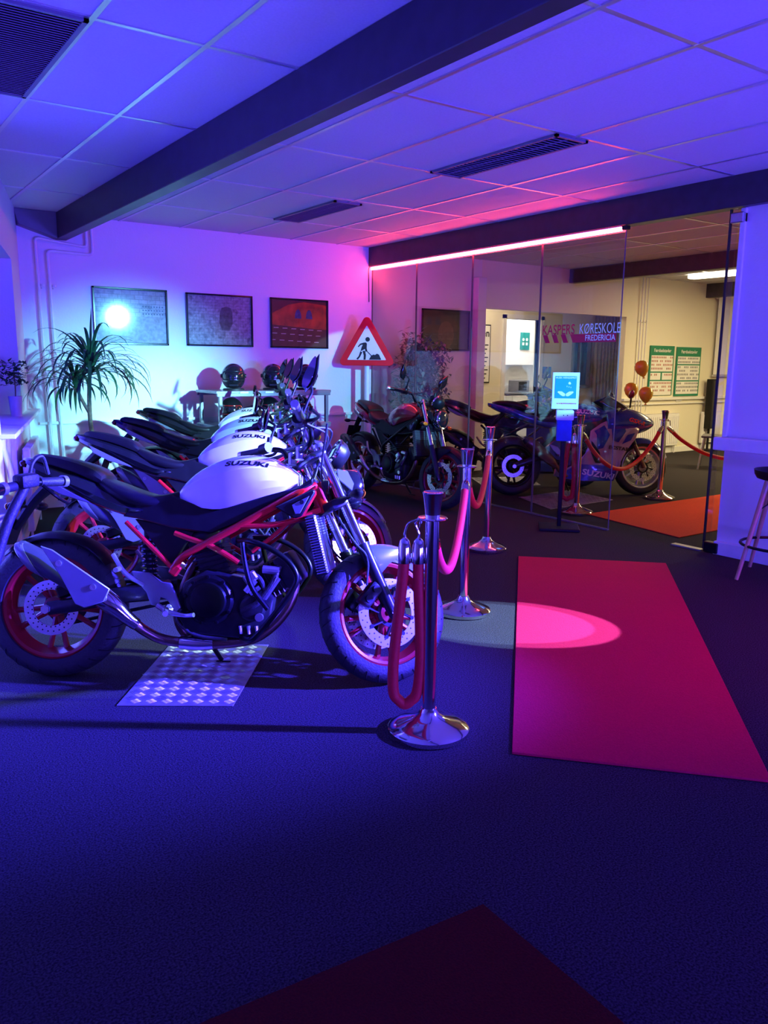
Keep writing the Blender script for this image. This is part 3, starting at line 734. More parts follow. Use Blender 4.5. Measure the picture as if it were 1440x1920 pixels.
    for s in (-1, 1):
        m_ = MB().tube([SM @ Vector((hx - 0.05, s * 0.085, 0.80)), SM @ Vector((hx - 0.05, s * 0.17, 0.80))], 0.008, 8, 1); m_.sphere((0, 0, 0), (0.028, 0.042, 0.022), 14, 8, 0, SM @ Matrix.Translation((hx - 0.05, s * 0.19, 0.80)))
        io = m_.build('indicator', 'black', root)
        MB().sphere((0, 0, 0), (0.010, 0.036, 0.018), 12, 8, 0, SM @ Matrix.Translation((hx - 0.026, s * 0.19, 0.80))).build('lens', 'orange_lens', io)
    # front fender
    n = 14; rings = []
    for i in range(n + 1):
        a = R(30 + 82 * i / n); r_ = 0.318; ring = []
        w_ = 0.070 * (1 - 0.55 * abs(2 * i / n - 1) ** 2.5)
        for j in range(9):
            u = -1 + 2 * j / 8; rr_ = r_ - 0.040 * abs(u) ** 2.2
            ring.append(Vector((L + rr_ * math.cos(a), u * w_, zf + rr_ * math.sin(a))))
        for j in range(8, -1, -1):
            u = -1 + 2 * j / 8; rr_ = r_ - 0.004 - 0.040 * abs(u) ** 2.2
            ring.append(Vector((L + rr_ * math.cos(a), u * (w_ - 0.002), zf + rr_ * math.sin(a))))
        rings.append(ring)
    m_ = MB().ring_faces(rings)
    for s in (-1, 1): m_.prism([(L + 0.10, zf + 0.285), (L - 0.10, zf + 0.285), (L - 0.12, zf + 0.21), (L - 0.05, zf + 0.16), (L - 0.0, zf + 0.215)], s * 0.076 - 0.003, s * 0.076 + 0.003, 0.001)
    m_.apply(SM); m_.build('front_fender', p.get('fender', 'fender_paint'), root, 50)
    # ---- tank
    tm = tank_mb(); tb = tm.build('fuel_tank', p['tank'], root, 22)
    if lettering:
        bv = bvh_of(tm); V, F = textV('SUZUKI', 0.043, bold=0.0017, sx=1.32)
        for s in (-1, 1):
            m_ = MB()
            c0 = Vector((0.872, s * 0.130, 0.957)); xd = Vector((0.16, 0, -0.026)) * (1 if s < 0 else -1); nn = Vector((0, s * 0.64, 0.77))
            decal(m_, V, F, basis(c0, xd, nn), bv, 0.0012)
            m_.build('lettering', 'ink', tb)
    MB().lathe([(0.028, 0), (0.028, 0.006), (0.022, 0.010), (0.001, 0.010)], 20, Matrix.Translation((0.90, 0, 0.998))).build('filler_cap', 'satin', tb)
    # black lower shroud under the tank
    m_ = MB()
    for s in (-1, 1):
        m_.prism([(0.54, 0.82), (0.66, 0.775), (0.73, 0.755), (0.94, 0.815), (1.10, 0.865), (1.16, 0.905), (1.16, 0.875), (1.02, 0.80), (0.88, 0.72), (0.72, 0.655), (0.56, 0.675), (0.40, 0.715), (0.33, 0.725), (0.42, 0.80)], s * 0.115 - 0.014, s * 0.115 + 0.014, 0.006)
    m_.build('side_shroud', p['plastic'], root)
    m_ = MB()
    for s in (-1, 1):
        m_.prism([(0.38, 0.715), (0.56, 0.68), (0.64, 0.66), (0.56, 0.53), (0.535, 0.52)], s * 0.105 - 0.010, s * 0.105 + 0.010, 0.004)
    m_.build('side_panel', p['plastic'], root)
    # triangular cover near the steering head
    for s in (-1, 1):
        m_ = MB().prism([(1.00, 0.775), (1.165, 0.855), (1.175, 0.84), (1.115, 0.735), (1.085, 0.725)], s * 0.150 - 0.014, s * 0.150 + 0.014, 0.006); cv = m_.build('side_cover', p['plastic'], root)
        m_ = MB().prism([(1.075, 0.785), (1.150, 0.825), (1.110, 0.748), (1.090, 0.745)], s * 0.166 - 0.004, s * 0.166 + 0.004, 0.002); m_.build('insert', 'silver', cv)
        m_ = MB().cyl((1.118, s * 0.168, 0.797), (1.118, s * 0.1735, 0.797), 0.0095, 14); m_.build('screw', 'ink', cv)
    # ---- seat and tail
    m_ = loft_body(smooth_sections([[0.20, 0, 0.845, 0.900, 0.085], [0.27, 0, 0.80, 0.878, 0.130], [0.36, 0, 0.765, 0.845, 0.150], [0.46, 0, 0.755, 0.820, 0.140], [0.55, 0, 0.765, 0.838, 0.105], [0.62, 0, 0.79, 0.860, 0.070]]), 20, 2.8)
    m_.build('rider_seat', 'seatm', root, 60)
    m_ = loft_body(smooth_sections([[-0.105, 0, 0.960, 0.985, 0.040], [-0.07, 0, 0.950, 0.998, 0.066], [0.03, 0, 0.925, 0.985, 0.088], [0.12, 0, 0.895, 0.964, 0.100], [0.19, 0, 0.865, 0.940, 0.106], [0.225, 0, 0.855, 0.905, 0.10]], 2), 14, 3.6)
    m_.build('pillion_seat', 'seatm', root, 32)
    tc_ = loft_body(smooth_sections([[-0.160, 0, 0.950, 0.980, 0.022], [-0.12, 0, 0.915, 0.980, 0.066], [-0.04, 0, 0.868, 0.958, 0.104], [0.06, 0, 0.825, 0.930, 0.124], [0.18, 0, 0.77, 0.890, 0.135], [0.32, 0, 0.725, 0.815, 0.140], [0.42, 0, 0.725, 0.775, 0.135]], 2), 12, 2.4)
    tc = tc_.build('tail_cowl', p['tail'], root, 20)
    m_ = MB()
    for s in (-1, 1): m_.prism([(-0.05, 0.905), (0.02, 0.870), (0.18, 0.790), (0.20, 0.775), (0.06, 0.815), (-0.03, 0.862)], s * 0.128 - 0.005, s * 0.134 + 0.005, 0.003)
    m_.build('side_trim', 'silver', tc)
    MB().box((-0.150, 0, 0.952), (0.03, 0.10, 0.03), rot=(0, R(-30), 0), bev=0.008).build('tail_light', 'lamp_dark', root)
    # plate carrier with indicators
    m_ = MB().tube([(-0.04, 0, 0.86), (-0.12, 0, 0.78), (-0.20, 0, 0.66)], [0.030, 0.022, 0.018], 8, 4, flat=1.6); pc = m_.build('plate_carrier', 'black', root)
    MB().box((-0.222, 0, 0.645), (0.006, 0.17, 0.13), rot=(0, R(20), 0), bev=0.003).build('plate_board', 'black', pc)
    for s in (-1, 1):
        m_ = MB().tube([(-0.14, s * 0.02, 0.76), (-0.145, s * 0.11, 0.76)], 0.007, 8, 1); m_.sphere((-0.145, s * 0.135, 0.76), (0.026, 0.040, 0.020), 14, 8); io = m_.build('indicator', 'black', root)
        MB().sphere((-0.166, s * 0.135, 0.76), (0.010, 0.034, 0.016), 12, 8).build('lens', 'orange_lens', io)
    # ---- trellis frame
    m_ = MB()
    for s in (-1, 1):
        y = s * 0.125; y2 = s * 0.075
        m_.tube([(0.555, y, 0.500), (0.60, y * 1.03, 0.555), (0.70, y * 1.08, 0.612), (0.84, y * 1.10, 0.690), (0.97, y * 1.08, 0.765), (1.10, y * 0.95, 0.840), (1.165, y2, 0.872)], 0.0165, 12, 5)
        m_.tube([(0.84, y * 1.10, 0.688), (0.97, y * 1.08, 0.695), (1.07, y * .98, 0.715), (1.185, y2, 0.765)], 0.0125, 10, 4)
        m_.tube([(0.70, y * 1.08, 0.612), (0.78, y * 1.08, 0.570), (0.84, y * 1.02, 0.530)], 0.013, 10, 4)
        m_.tube([(0.70, y * 1.08, 0.612), (0.63, y * 1.02, 0.630), (0.56, y * .96, 0.655)], 0.012, 10, 4)
        m_.tube([(1.05, y * .98, 0.705), (0.98, y * 1.05, 0.64), (0.90, y * 1.05, 0.58)], 0.009, 8, 4)
        m_.tube([(0.345, y * 0.95, 0.70), (0.45, y, 0.602), (0.555, y, 0.500)], 0.0105, 10, 3)
        m_.tube([(1.09, y * 1.15, 0.800), (1.175, y * 1.15, 0.862), (1.170, y * 1.15, 0.835), (1.115, y * 1.15, 0.735)], 0.009, 8, 1)
        m_.box((0.565, y, 0.495), (0.04, 0.03, 0.05), rot=(0, R(35), 0), bev=0.006)
    m_.tube([(1.205, 0, 0.755), (1.15, 0, 0.875)], 0.036, 14, 1)
    m_.build('frame', p['frame'], root)
    # radiator
    rd = MB().box((1.185, 0, 0.615), (0.045, 0.34, 0.265), rot=(0, R(-14), 0), bev=0.008).build('radiator', 'satin', root)
    m_ = MB()
    for i in range(22): m_.box((1.183 + 0.0031 * (10.5 - i) * -1 * -0.85, 0, 0.615 + (i - 10.5) * 0.0112), (0.048, 0.342, 0.003), rot=(0, R(-14), 0))
    m_.build('fins', 'silver', rd)
    # engine
    engine_parts(root)
    # swing arm, chain, shock
    m_ = MB()
    for s in (-1, 1):
        m_.tube([(0.0, s * 0.105, 0.315), (0.12, s * 0.110, 0.335), (0.30, s * 0.105, 0.375), (0.52, s * 0.09, 0.40)], [0.030, 0.032, 0.036, 0.038], 10, 4, flat=0.6)
    m_.box((0.44, 0, 0.40), (0.10, 0.18, 0.07), bev=0.012)
    sa = m_.build('swing_arm', 'satin', root)
    MB().cyl((0, -0.128, 0.315), (0, -0.142, 0.315), 0.020, 6).build('axle_nut', 'alu', sa)
    m_ = MB().box((0.085, -0.098, 0.40), (0.10, 0.04, 0.06), rot=(0, R(-20), 0), bev=0.01); m_.build('rear_caliper', 'black_metal', sa)
    m_ = MB(); m_.tube([(0.0, 0.10, 0.410), (0.56, 0.10, 0.425)], 0.008, 6, 1, flat=.7); m_.tube([(0.0, 0.10, 0.218), (0.56, 0.10, 0.345)], 0.008, 6, 1, flat=.7); m_.build('chain', 'satin', root)
    m_ = MB(); m_.cyl((0.42, 0, 0.42), (0.40, 0, 0.66), 0.016, 10)
    for i in range(8): m_.lathe([(0.030, 0), (0.036, 0.006), (0.030, 0.012)], 16, Matrix.Translation((0.42 - 0.0025 * i * 1.0, 0, 0.45 + i * 0.022)), closed=True)
    m_.build('shock_absorber', 'satin', root)
    # rear hugger
    n = 10; rings = []
    for i in range(n + 1):
        a = R(38 + 95 * i / n); ring = []
        for j in range(7):
            u = -1 + 2 * j / 6; r_ = 0.338 - 0.03 * abs(u) ** 2; ring.append(Vector((r_ * math.cos(a), u * 0.08, zr + r_ * math.sin(a))))
        for j in range(6, -1, -1):
            u = -1 + 2 * j / 6; r_ = 0.334 - 0.03 * abs(u) ** 2; ring.append(Vector((r_ * math.cos(a), u * 0.078, zr + r_ * math.sin(a))))
        rings.append(ring)
    m_ = MB().ring_faces(rings); m_.build('rear_fender', 'black', root, 50)
    # ---- exhaust on the right
    y = -0.215
    def quad_ring(x, yc, zc, hx_, hy_, hz_, tilt):
        r = []
        for a in range(20):
            t = 2 * PI * a / 20; c, s = math.cos(t), math.sin(t); u = hz_ * abs(s) ** .75 * (1 if s >= 0 else -1); v = hy_ * abs(c) ** .75 * (1 if c >= 0 else -1)
            r.append(Vector((x - u * math.sin(tilt), yc + v, zc + u * math.cos(tilt))))
        return r
    ti = R(-33)
    secs = [(-0.045, 0.545, 0.055, 0.068), (-0.02, 0.545, 0.064, 0.086), (0.06, 0.505, 0.064, 0.092), (0.17, 0.435, 0.060, 0.072), (0.26, 0.385, 0.052, 0.052), (0.30, 0.365, 0.042, 0.042)]
    mf = MB().ring_faces([quad_ring(a, y, b, 0, c, d, ti * -1) for a, b, c, d in secs]).build('muffler', 'blue_grey' if 'blue_grey' in M else 'black', root, 40)
    MB().ring_faces([quad_ring(a, y, b, 0, c, d, -ti) for a, b, c, d in [(-0.062, 0.552, 0.045, 0.052), (-0.045, 0.545, 0.060, 0.076), (-0.018, 0.540, 0.067, 0.090), (0.0, 0.533, 0.067, 0.091)]]).build('end_cap', p['muff'], mf, 40)
    MB().tube([(-0.06, y, 0.553), (-0.075, y, 0.563)], [0.022, 0.022], 16, 1).build('outlet', 'ink', mf)
    m_ = MB().prism([(0.045, 0.600), (0.095, 0.585), (0.34, 0.425), (0.315, 0.372), (0.235, 0.345), (0.195, 0.360), (0.135, 0.47)], y - 0.076, y - 0.066, 0.003)
    hs_ = m_.build('heat_shield', p['muff'], mf)
    for q in ((0.125, 0.528), (0.27, 0.432)):
        m_ = MB(); m_.lathe([(0.013, 0.0), (0.013, 0.004), (0.005, 0.004), (0.005, 0.002), (0.0005, 0.002)], 16, Matrix.Translation((q[0], y - 0.076, q[1])) @ Matrix.Rotation(PI / 2, 4, 'X'))
        m_.build('bolt', 'alu', hs_)
    MB().tube([(0.285, y, 0.380), (0.33, y + .005, 0.345), (0.38, y + 0.02, 0.295), (0.415, y + .04, 0.262)], [0.046, 0.042, 0.030, 0.026], 18, 4).build('link_pipe', 'chrome', mf)
    m_ = MB(); m_.tube([(0.41, y + 0.04, 0.265), (0.45, -0.15, 0.228), (0.52, -0.12, 0.190), (0.66, -0.10, 0.172), (0.80, -0.10, 0.178), (0.92, -0.09, 0.205), (1.02, -0.07, 0.29), (1.075, -0.06, 0.40), (1.06, -0.05, 0.52), (1.02, -0.04, 0.55)], 0.0225, 14, 5)
    m_.tube([(0.70, -0.04, 0.175), (0.60, -0.05, 0.20), (0.56, -0.06, 0.30), (0.60, -0.03, 0.46), (0.66, 0, 0.56)], 0.0215, 12, 5)
    m_.build('header_pipe', 'copper', root)
    MB().tube([(0.585, -0.105, 0.177), (0.66, -0.102, 0.174), (0.73, -0.100, 0.174)], [0.028, 0.032, 0.026], 16, 4).build('header_shield', 'chrome', root)
    # footpeg bracket, brake pedal, pegs
    m_ = MB()
    for s in (-1, 1):
        yy = s * 0.152
        m_.prism([(0.385, 0.490), (0.46, 0.484), (0.515, 0.445), (0.555, 0.44), (0.575, 0.40), (0.60, 0.335), (0.580, 0.315), (0.54, 0.37), (0.51, 0.38), (0.50, 0.34), (0.47, 0.345), (0.45, 0.40), (0.40, 0.455)], yy - 0.010, yy + 0.010, 0.005, seg=2)
    fb = m_.build('footpeg_bracket', 'silver', root)
    m_ = MB()
    for s in (-1, 1): m_.tube([(0.535, s * 0.15, 0.325), (0.545, s * 0.20, 0.322), (0.56, s * 0.245, 0.320)], [0.012, 0.013, 0.012], 10, 1)
    m_.build('footpeg', 'alu', fb)
    m_ = MB(); m_.tube([(0.50, -0.165, 0.345), (0.55, -0.17, 0.318), (0.62, -0.172, 0.305), (0.665, -0.19, 0.310)], [0.013, 0.012, 0.009, 0.010], 10, 4); m_.build('brake_pedal', 'alu', fb)
    m_ = MB()
    for s in (-1, 1): m_.tube([(0.44, s * 0.155, 0.43), (0.36, s * 0.165, 0.48), (0.30, s * 0.15, 0.56)], 0.010, 8, 4); m_.tube([(0.335, s * 0.16, 0.50), (0.345, s * 0.24, 0.50)], 0.011, 8, 1)
    m_.build('pillion_peg', 'alu', fb)
    # side stand on the left
    m_ = MB().tube([(0.60, 0.12, 0.24), (0.66, 0.16, 0.12), (0.70, 0.195, 0.045)], 0.011, 8, 3); m_.box((0.71, 0.20, 0.036), (0.07, 0.04, 0.010), rot=(R(-10), 0, 0), bev=0.003); m_.build('side_stand', 'black_metal', root)
    if crash:
        m_ = MB()
        for s in (-1, 1):
            yy = s * 0.235
            m_.tube([(0.845, s * 0.14, 0.628), (0.92, yy * .9, 0.625), (1.00, yy, 0.598), (1.075, yy, 0.545), (1.110, yy, 0.480), (1.085, yy, 0.415), (1.01, yy, 0.315), (0.925, yy * .95, 0.218), (0.86, s * 0.13, 0.205)], 0.0125, 12, 5)
            m_.tube([(0.875, yy * .92, 0.622), (0.895, yy, 0.52), (0.925, yy, 0.43), (0.99, yy, 0.345)], 0.0115, 10, 4)
        m_.build('crash_bar', 'black_metal', root)
    return root
M['fender_paint'] = mat('fender_grey_paint', (0.085, 0.095, 0.14), 0.3, coat=0.3, noise=0.05)
M['lamp_dark'] = mat('tail_lens_dark', (0.10, 0.005, 0.01), 0.15, coat=0.6, noise=0.05)
M['blue_grey'] = mat('muffler_dark', (0.05, 0.05, 0.07), 0.4, metal=0.3, noise=0.1)
ROW = 'white-tanked motorcycles parked in a row'
first = naked_bike('white-tanked motorcycle with red frame nearest the camera, first of the row', (0.774, 3.650), -36.8, group=ROW)
for (x, y, h), lab in (((1.304, 4.754, -30.9), 'white-tanked motorcycle with red frame, second in the row from the camera'),
                       ((1.866, 5.885, -30.5), 'white-tanked motorcycle with red frame, third in the row from the camera'),
                       ((2.427, 7.032, -29.1), 'white-tanked motorcycle farthest back in the row, before the helmet rack')):
    c = copy_tree(first); c.location = (x, y, 0); c.rotation_euler = (R(-10), 0, R(h)); c['label'] = lab
DK = dict(tank='darkpaint', frame='black_metal', rim='redrim', muff='black', tail='darkpaint', fender='black', lens='gloss_black')
naked_bike('dark red motorcycle with red wheel rims standing in front of the glass', (4.93, 7.47), -91, 4, 14, DK, lettering=False, crash=False)
BK = dict(tank='gloss_black', frame='black_metal', rim='black_metal', muff='black', tail='gloss_black', fender='black')
naked_bike('black motorcycle behind the glass, left of the sports bike', (6.05, 7.25), -42, 6, 5, BK, lettering=False, crash=False)

# ------------------------------------------------------------------ sports bike behind the glass
def sports_bike():
    L = 1.43; head = -31
    root = thing('sports_motorcycle', 'blue and pearl faired sports motorcycle behind the glass with racing stickers', 'motorcycle', (6.10, 6.27, 0), (R(-4), 0, R(head)))
    SM = steer_mx(R(4), L); zf, zr = 0.302, 0.32; k = math.tan(R(25))
    make_wheel(root, 'rear_wheel', (0, 0, zr), 0.322, 0.180, 'black_metal', False)
    make_wheel(root, 'front_wheel', (L, 0, zf), 0.303, 0.120, 'alu', True, SM)
    def fx(z, off=0.038): return (L + 0.10 - z * k) + off / math.cos(R(25))
    for s in (-1, 1):
        y = s * 0.10; A = Vector((fx(zf), y, zf)); B = Vector((fx(.55), y, .55)); C_ = Vector((fx(.90), y, .90))
        f_ = MB().tube([SM @ A, SM @ B], [0.026, 0.022], 14, 1).build('fork_leg', 'copper', root)
        MB().tube([SM @ B, SM @ C_], 0.027, 14, 1).build('fork_tube', 'satin', f_)
        cb = MB().box((L - 0.09, y, zf + 0.08), (0.11, 0.06, 0.06), rot=(0, R(-50), 0), bev=0.012, seg=2).apply(SM); cb.build('brake_caliper', 'black_metal', f_)
        g0 = Vector((1.00, s * 0.33, 0.90)); g1 = Vector((1.08, s * 0.20, 0.925))
        hb = MB().tube([SM @ g0, SM @ g1, SM @ Vector((1.14, s * 0.10, 0.93))], 0.012, 10, 1).build('clip_on_bar', 'black_metal', root)
        MB().tube([SM @ g0, SM @ g1], 0.017, 12, 1).build('grip', 'rubber', hb)
        MB().tube([SM @ (g1 + Vector((.03, 0, 0))), SM @ (g1 + Vector((.06, s * .05, 0))), SM @ (g0 + Vector((.06, 0, 0)))], 0.006, 8, 3).build('lever', 'black_metal', hb)
    n = 12; rings = []
    for i in range(n + 1):
        a = R(20 + 110 * i / n); ring = []
        for j in range(9):
            u = -1 + 2 * j / 8; r_ = 0.325 - 0.06 * abs(u) ** 2.2; ring.append(Vector((L + r_ * math.cos(a), u * 0.07, zf + r_ * math.sin(a))))
        for j in range(8, -1, -1):
            u = -1 + 2 * j / 8; r_ = 0.321 - 0.06 * abs(u) ** 2.2; ring.append(Vector((L + r_ * math.cos(a), u * 0.068, zf + r_ * math.sin(a))))
        rings.append(ring)
    MB().ring_faces(rings).apply(SM).build('front_fender', 'blue', root, 50)
    # nose fairing
    nose = loft_body(smooth_sections([[0.98, 0, 0.62, 0.93, 0.215], [1.08, 0, 0.62, 0.955, 0.235], [1.20, 0, 0.63, 0.955, 0.225], [1.33, 0, 0.655, 0.925, 0.190], [1.45, 0, 0.69, 0.875, 0.135], [1.53, 0, 0.735, 0.825, 0.075], [1.56, 0, 0.765, 0.795, 0.02]]), 28, 2.2)
    no = nose.build('nose_fairing', 'blue', root, 50); bvn = bvh_of(nose)
    for s in (-1, 1):
        m_ = MB().sphere((0, 0, 0), (0.075, 0.035, 0.022), 16, 8, 0, Matrix.Translation((1.455, s * 0.085, 0.785)) @ Matrix.Rotation(s * R(-38), 4, 'Z')); m_.build('headlight', 'lens', no)
    # windscreen
    rings = []
    for i in range(8):
        t = i / 7; x = 1.32 - 0.27 * t; z = 0.915 + 0.165 * t ** 0.8; w_ = 0.165 - 0.05 * t; ring = []
        for j in range(11):
            u = -1 + 2 * j / 10; ring.append(Vector((x - 0.14 * u * u, u * w_, z - 0.07 * u * u)))
        rings.append(ring)
    V = [v for r in rings for v in r]; F = [(i * 11 + j, i * 11 + j + 1, (i + 1) * 11 + j + 1, (i + 1) * 11 + j) for i in range(7) for j in range(10)]
    o = MB().add(V, F).build('windscreen', 'gloss_black', no, 60); md = o.modifiers.new('t', 'SOLIDIFY'); md.thickness = 0.004
    # side fairings: a curved shell each side
    def side(s):
        out = [(0.80, 0.70), (0.92, 0.78), (1.06, 0.84), (1.20, 0.80), (1.34, 0.72), (1.30, 0.62), (1.20, 0.50), (1.13, 0.38), (1.09, 0.28), (1.08, 0.165), (0.70, 0.165), (0.50, 0.20), (0.52, 0.27), (0.66, 0.36), (0.74, 0.46), (0.78, 0.58)]
        m_ = MB(); bm = bmesh.new(); f = bm.faces.new([bm.verts.new((p[0], 0, p[1])) for p in out])
        bmesh.ops.triangulate(bm, faces=[f]); bmesh.ops.subdivide_edges(bm, edges=bm.edges[:], cuts=5, use_grid_fill=True)
        for v in bm.verts:
            d_ = (v.co.x - 1.0) / 0.5; e_ = (v.co.z - 0.5) / 0.4
            v.co.y = s * (0.225 - 0.05 * d_ * d_ - 0.07 * e_ * e_ + (0.018 * math.sin((v.co.z - v.co.x * 0.55) * 16)))
        bm.verts.index_update(); m_.add([v.co.copy() for v in bm.verts], [[v.index for v in q.verts] for q in bm.faces]); bm.free(); return m_
    for s in (-1, 1):
        m_ = side(s); o = m_.build('side_fairing', 'fairing', root, 50); md = o.modifiers.new('t', 'SOLIDIFY'); md.thickness = 0.005; bv = bvh_of(m_)
        def col(poly, mtl, nm, off=0.0045):
            q = MB(); bm = bmesh.new(); f = bm.faces.new([bm.verts.new((a, 0, b)) for a, b in poly]); bmesh.ops.triangulate(bm, faces=[f]); bmesh.ops.subdivide_edges(bm, edges=bm.edges[:], cuts=4, use_grid_fill=True)
            bm.verts.index_update(); W = []
            for v in bm.verts:
                h = bv.ray_cast(Vector((v.co.x, s * 0.6, v.co.z)), Vector((0, -s, 0)), 1.2); yy = h[0].y if h[0] is not None else s * 0.2
                W.append(Vector((v.co.x, yy + s * off, v.co.z)))
            q.add(W, [[v.index for v in z.verts] for z in bm.faces]); bm.free(); return q.build(nm, mtl, o, 50)
        col([(0.52, 0.20), (0.70, 0.168), (1.07, 0.168), (1.085, 0.28), (1.07, 0.33), (0.72, 0.345), (0.66, 0.34), (0.54, 0.265)], 'blue', 'blue_belly_graphic')
        col([(0.84, 0.70), (0.95, 0.76), (1.00, 0.66), (0.93, 0.52), (0.86, 0.50), (0.92, 0.62), (0.86, 0.66)], 'blue', 'blue_flash')
        col([(1.02, 0.74), (1.14, 0.78), (1.18, 0.70), (1.10, 0.58), (1.03, 0.60), (1.08, 0.68)], 'blue', 'blue_flash')
        col([(1.14, 0.56), (1.24, 0.60), (1.29, 0.68), (1.20, 0.66)], 'blue', 'blue_flash')
        col([(0.80, 0.60), (0.90, 0.47), (0.92, 0.36), (0.86, 0.36), (0.80, 0.47)], 'black', 'air_vent')
        def word(txt, size, c, xd, m, nm, sx=1.2, off=0.009):
            V, F = textV(txt, size, bold=size * 0.03, sx=sx); q = MB()
            decal(q, V, F, basis((c[0], s * 0.24, c[1]), Vector((xd[0], 0, xd[1])) * (1 if s < 0 else -1), (0, s, 0)), bv, off); q.build(nm, m, o)
        word('SUZUKI', 0.085, (0.90, 0.235), (1, -0.17), 'whiteletter', 'maker_lettering')
        word('ECSTAR', 0.050, (1.105, 0.515), (1, -0.12), 'ink', 'sponsor_lettering', 1.3)
        V, F = textV('GSX-R', 0.060, bold=0.002, sx=1.2, shear=0.3); q = MB()
        decal(q, V, F, basis((1.30, s * 0.2, 0.80), Vector((1, 0, -0.25)) * (1 if s < 0 else -1), (0, s, 0.1)), bvn, 0.002); q.build('model_lettering', 'sign_red', no)
    # tank, seats, tail
    tk = loft_body(smooth_sections([[0.44, 0, 0.77, 0.83, 0.08], [0.54, 0, 0.74, 0.92, 0.135], [0.68, 0, 0.73, 0.985, 0.165], [0.82, 0, 0.74, 0.99, 0.175], [0.94, 0, 0.76, 0.955, 0.155], [1.02, 0, 0.80, 0.92, 0.11]]), 24, 2.3)
    tko = tk.build('fuel_tank', 'blue', root, 60); bvt = bvh_of(tk)
    V, F = textV('SUZUKI', 0.06, bold=0.002, sx=1.2)
    for s in (-1, 1):
        q = MB(); decal(q, V, F, basis((0.78, s * 0.17, 0.90), Vector((1, 0, -0.1)) * (1 if s < 0 else -1), (0, s * .9, .35)), bvt, 0.0015); q.build('lettering', 'whiteletter', tko)
    loft_body(smooth_sections([[0.20, 0, 0.80, 0.845, 0.13], [0.32, 0, 0.78, 0.84, 0.15], [0.45, 0, 0.78, 0.845, 0.11], [0.52, 0, 0.79, 0.86, 0.07]]), 18, 2.8).build('rider_seat', 'seatm', root, 60)
    loft_body(smooth_sections([[-0.22, 0, 0.965, 1.005, 0.045], [-0.12, 0, 0.955, 1.02, 0.085], [0.02, 0, 0.93, 1.01, 0.10], [0.12, 0, 0.89, 0.975, 0.10]]), 18, 2.8).build('pillion_seat', 'seatm', root, 60)
    loft_body(smooth_sections([[-0.27, 0, 0.965, 0.995, 0.03], [-0.20, 0, 0.92, 0.985, 0.08], [-0.05, 0, 0.86, 0.955, 0.12], [0.12, 0, 0.79, 0.90, 0.135], [0.32, 0, 0.73, 0.83, 0.14], [0.46, 0, 0.72, 0.79, 0.13]]), 20, 2.8).build('tail_fairing', 'blue', root, 50)
    MB().box((-0.245, 0, 0.965), (0.03, 0.10, 0.025), rot=(0, R(-20), 0), bev=0.006).build('tail_light', 'lamp_red', root)
    pc = MB().tube([(-0.10, 0, 0.88), (-0.20, 0, 0.78), (-0.27, 0, 0.66)], [0.03, 0.02, 0.018], 8, 4, flat=1.6).build('plate_carrier', 'black', root)
    MB().box((-0.285, 0, 0.65), (0.006, 0.17, 0.13), rot=(0, R(20), 0), bev=0.003).build('plate_board', 'black', pc)
    MB().prism([(0.30, 0.50), (0.42, 0.60), (0.80, 0.82), (1.12, 0.90), (1.14, 0.84), (0.84, 0.66), (0.60, 0.50), (0.55, 0.38), (0.46, 0.38)], -0.15, -0.12, 0.01).mirror_y().build('frame', 'satin', root)
    engine_parts(root)
    m_ = MB()
    for s in (-1, 1): m_.tube([(0.0, s * 0.11, 0.32), (0.15, s * 0.12, 0.37), (0.30, s * 0.115, 0.42), (0.50, s * 0.09, 0.40)], [0.03, 0.036, 0.042, 0.04], 10, 4, flat=0.6)
    sa = m_.build('swing_arm', 'satin', root); MB().cyl((0, -0.135, 0.32), (0, -0.15, 0.32), 0.022, 6).build('axle_nut', 'alu', sa)
    MB().tube([(0.06, 0.10, 0.42), (0.56, 0.10, 0.43)], 0.008, 6, 1).build('chain', 'satin', root)
    mf = MB().tube([(0.10, -0.22, 0.60), (0.16, -0.22, 0.56), (0.36, -0.20, 0.40), (0.44, -0.18, 0.32)], [0.045, 0.062, 0.055, 0.03], 20, 3, flat=0.8).build('muffler', 'copper', root, 50)
    MB().tube([(0.075, -0.222, 0.622), (0.11, -0.22, 0.592)], [0.03, 0.048], 20, 1).build('end_cap', 'satin', mf)
    MB().tube([(0.44, -0.18, 0.33), (0.52, -0.14, 0.25), (0.66, -0.10, 0.19), (0.90, -0.07, 0.20), (1.00, -0.05, 0.30)], 0.024, 12, 5).build('header_pipe', 'copper', root)
    for s in (-1, 1):
        m_ = MB().prism([(0.36, 0.56), (0.46, 0.53), (0.52, 0.44), (0.47, 0.43), (0.40, 0.50)], s * 0.16 - 0.008, s * 0.16 + 0.008, 0.004); m_.cyl((0.46, s * 0.16, 0.44), (0.46, s * 0.25, 0.44), 0.011, 8)
        m_.build('footpeg_bracket', 'silver', root)
    for s in (-1, 1):
        mo = MB().tube([(1.24, s * 0.14, 0.95), (1.22, s * 0.21, 1.02), (1.20, s * 0.27, 1.06)], 0.009, 8, 4).build('mirror', 'black', root)
        MB().sphere((0, 0, 0), (0.025, 0.062, 0.040), 16, 10, 0, Matrix.Translation((1.19, s * 0.30, 1.085)) @ Matrix.Rotation(s * R(20), 4, 'X')).build('mirror_shell', 'darkpaint' if s < 0 else 'gloss_black', mo)
    MB().tube([(0.60, 0.12, 0.24), (0.66, 0.17, 0.10), (0.70, 0.20, 0.03)], 0.011, 8, 3).build('side_stand', 'black_metal', root)
    return root
sports_bike()

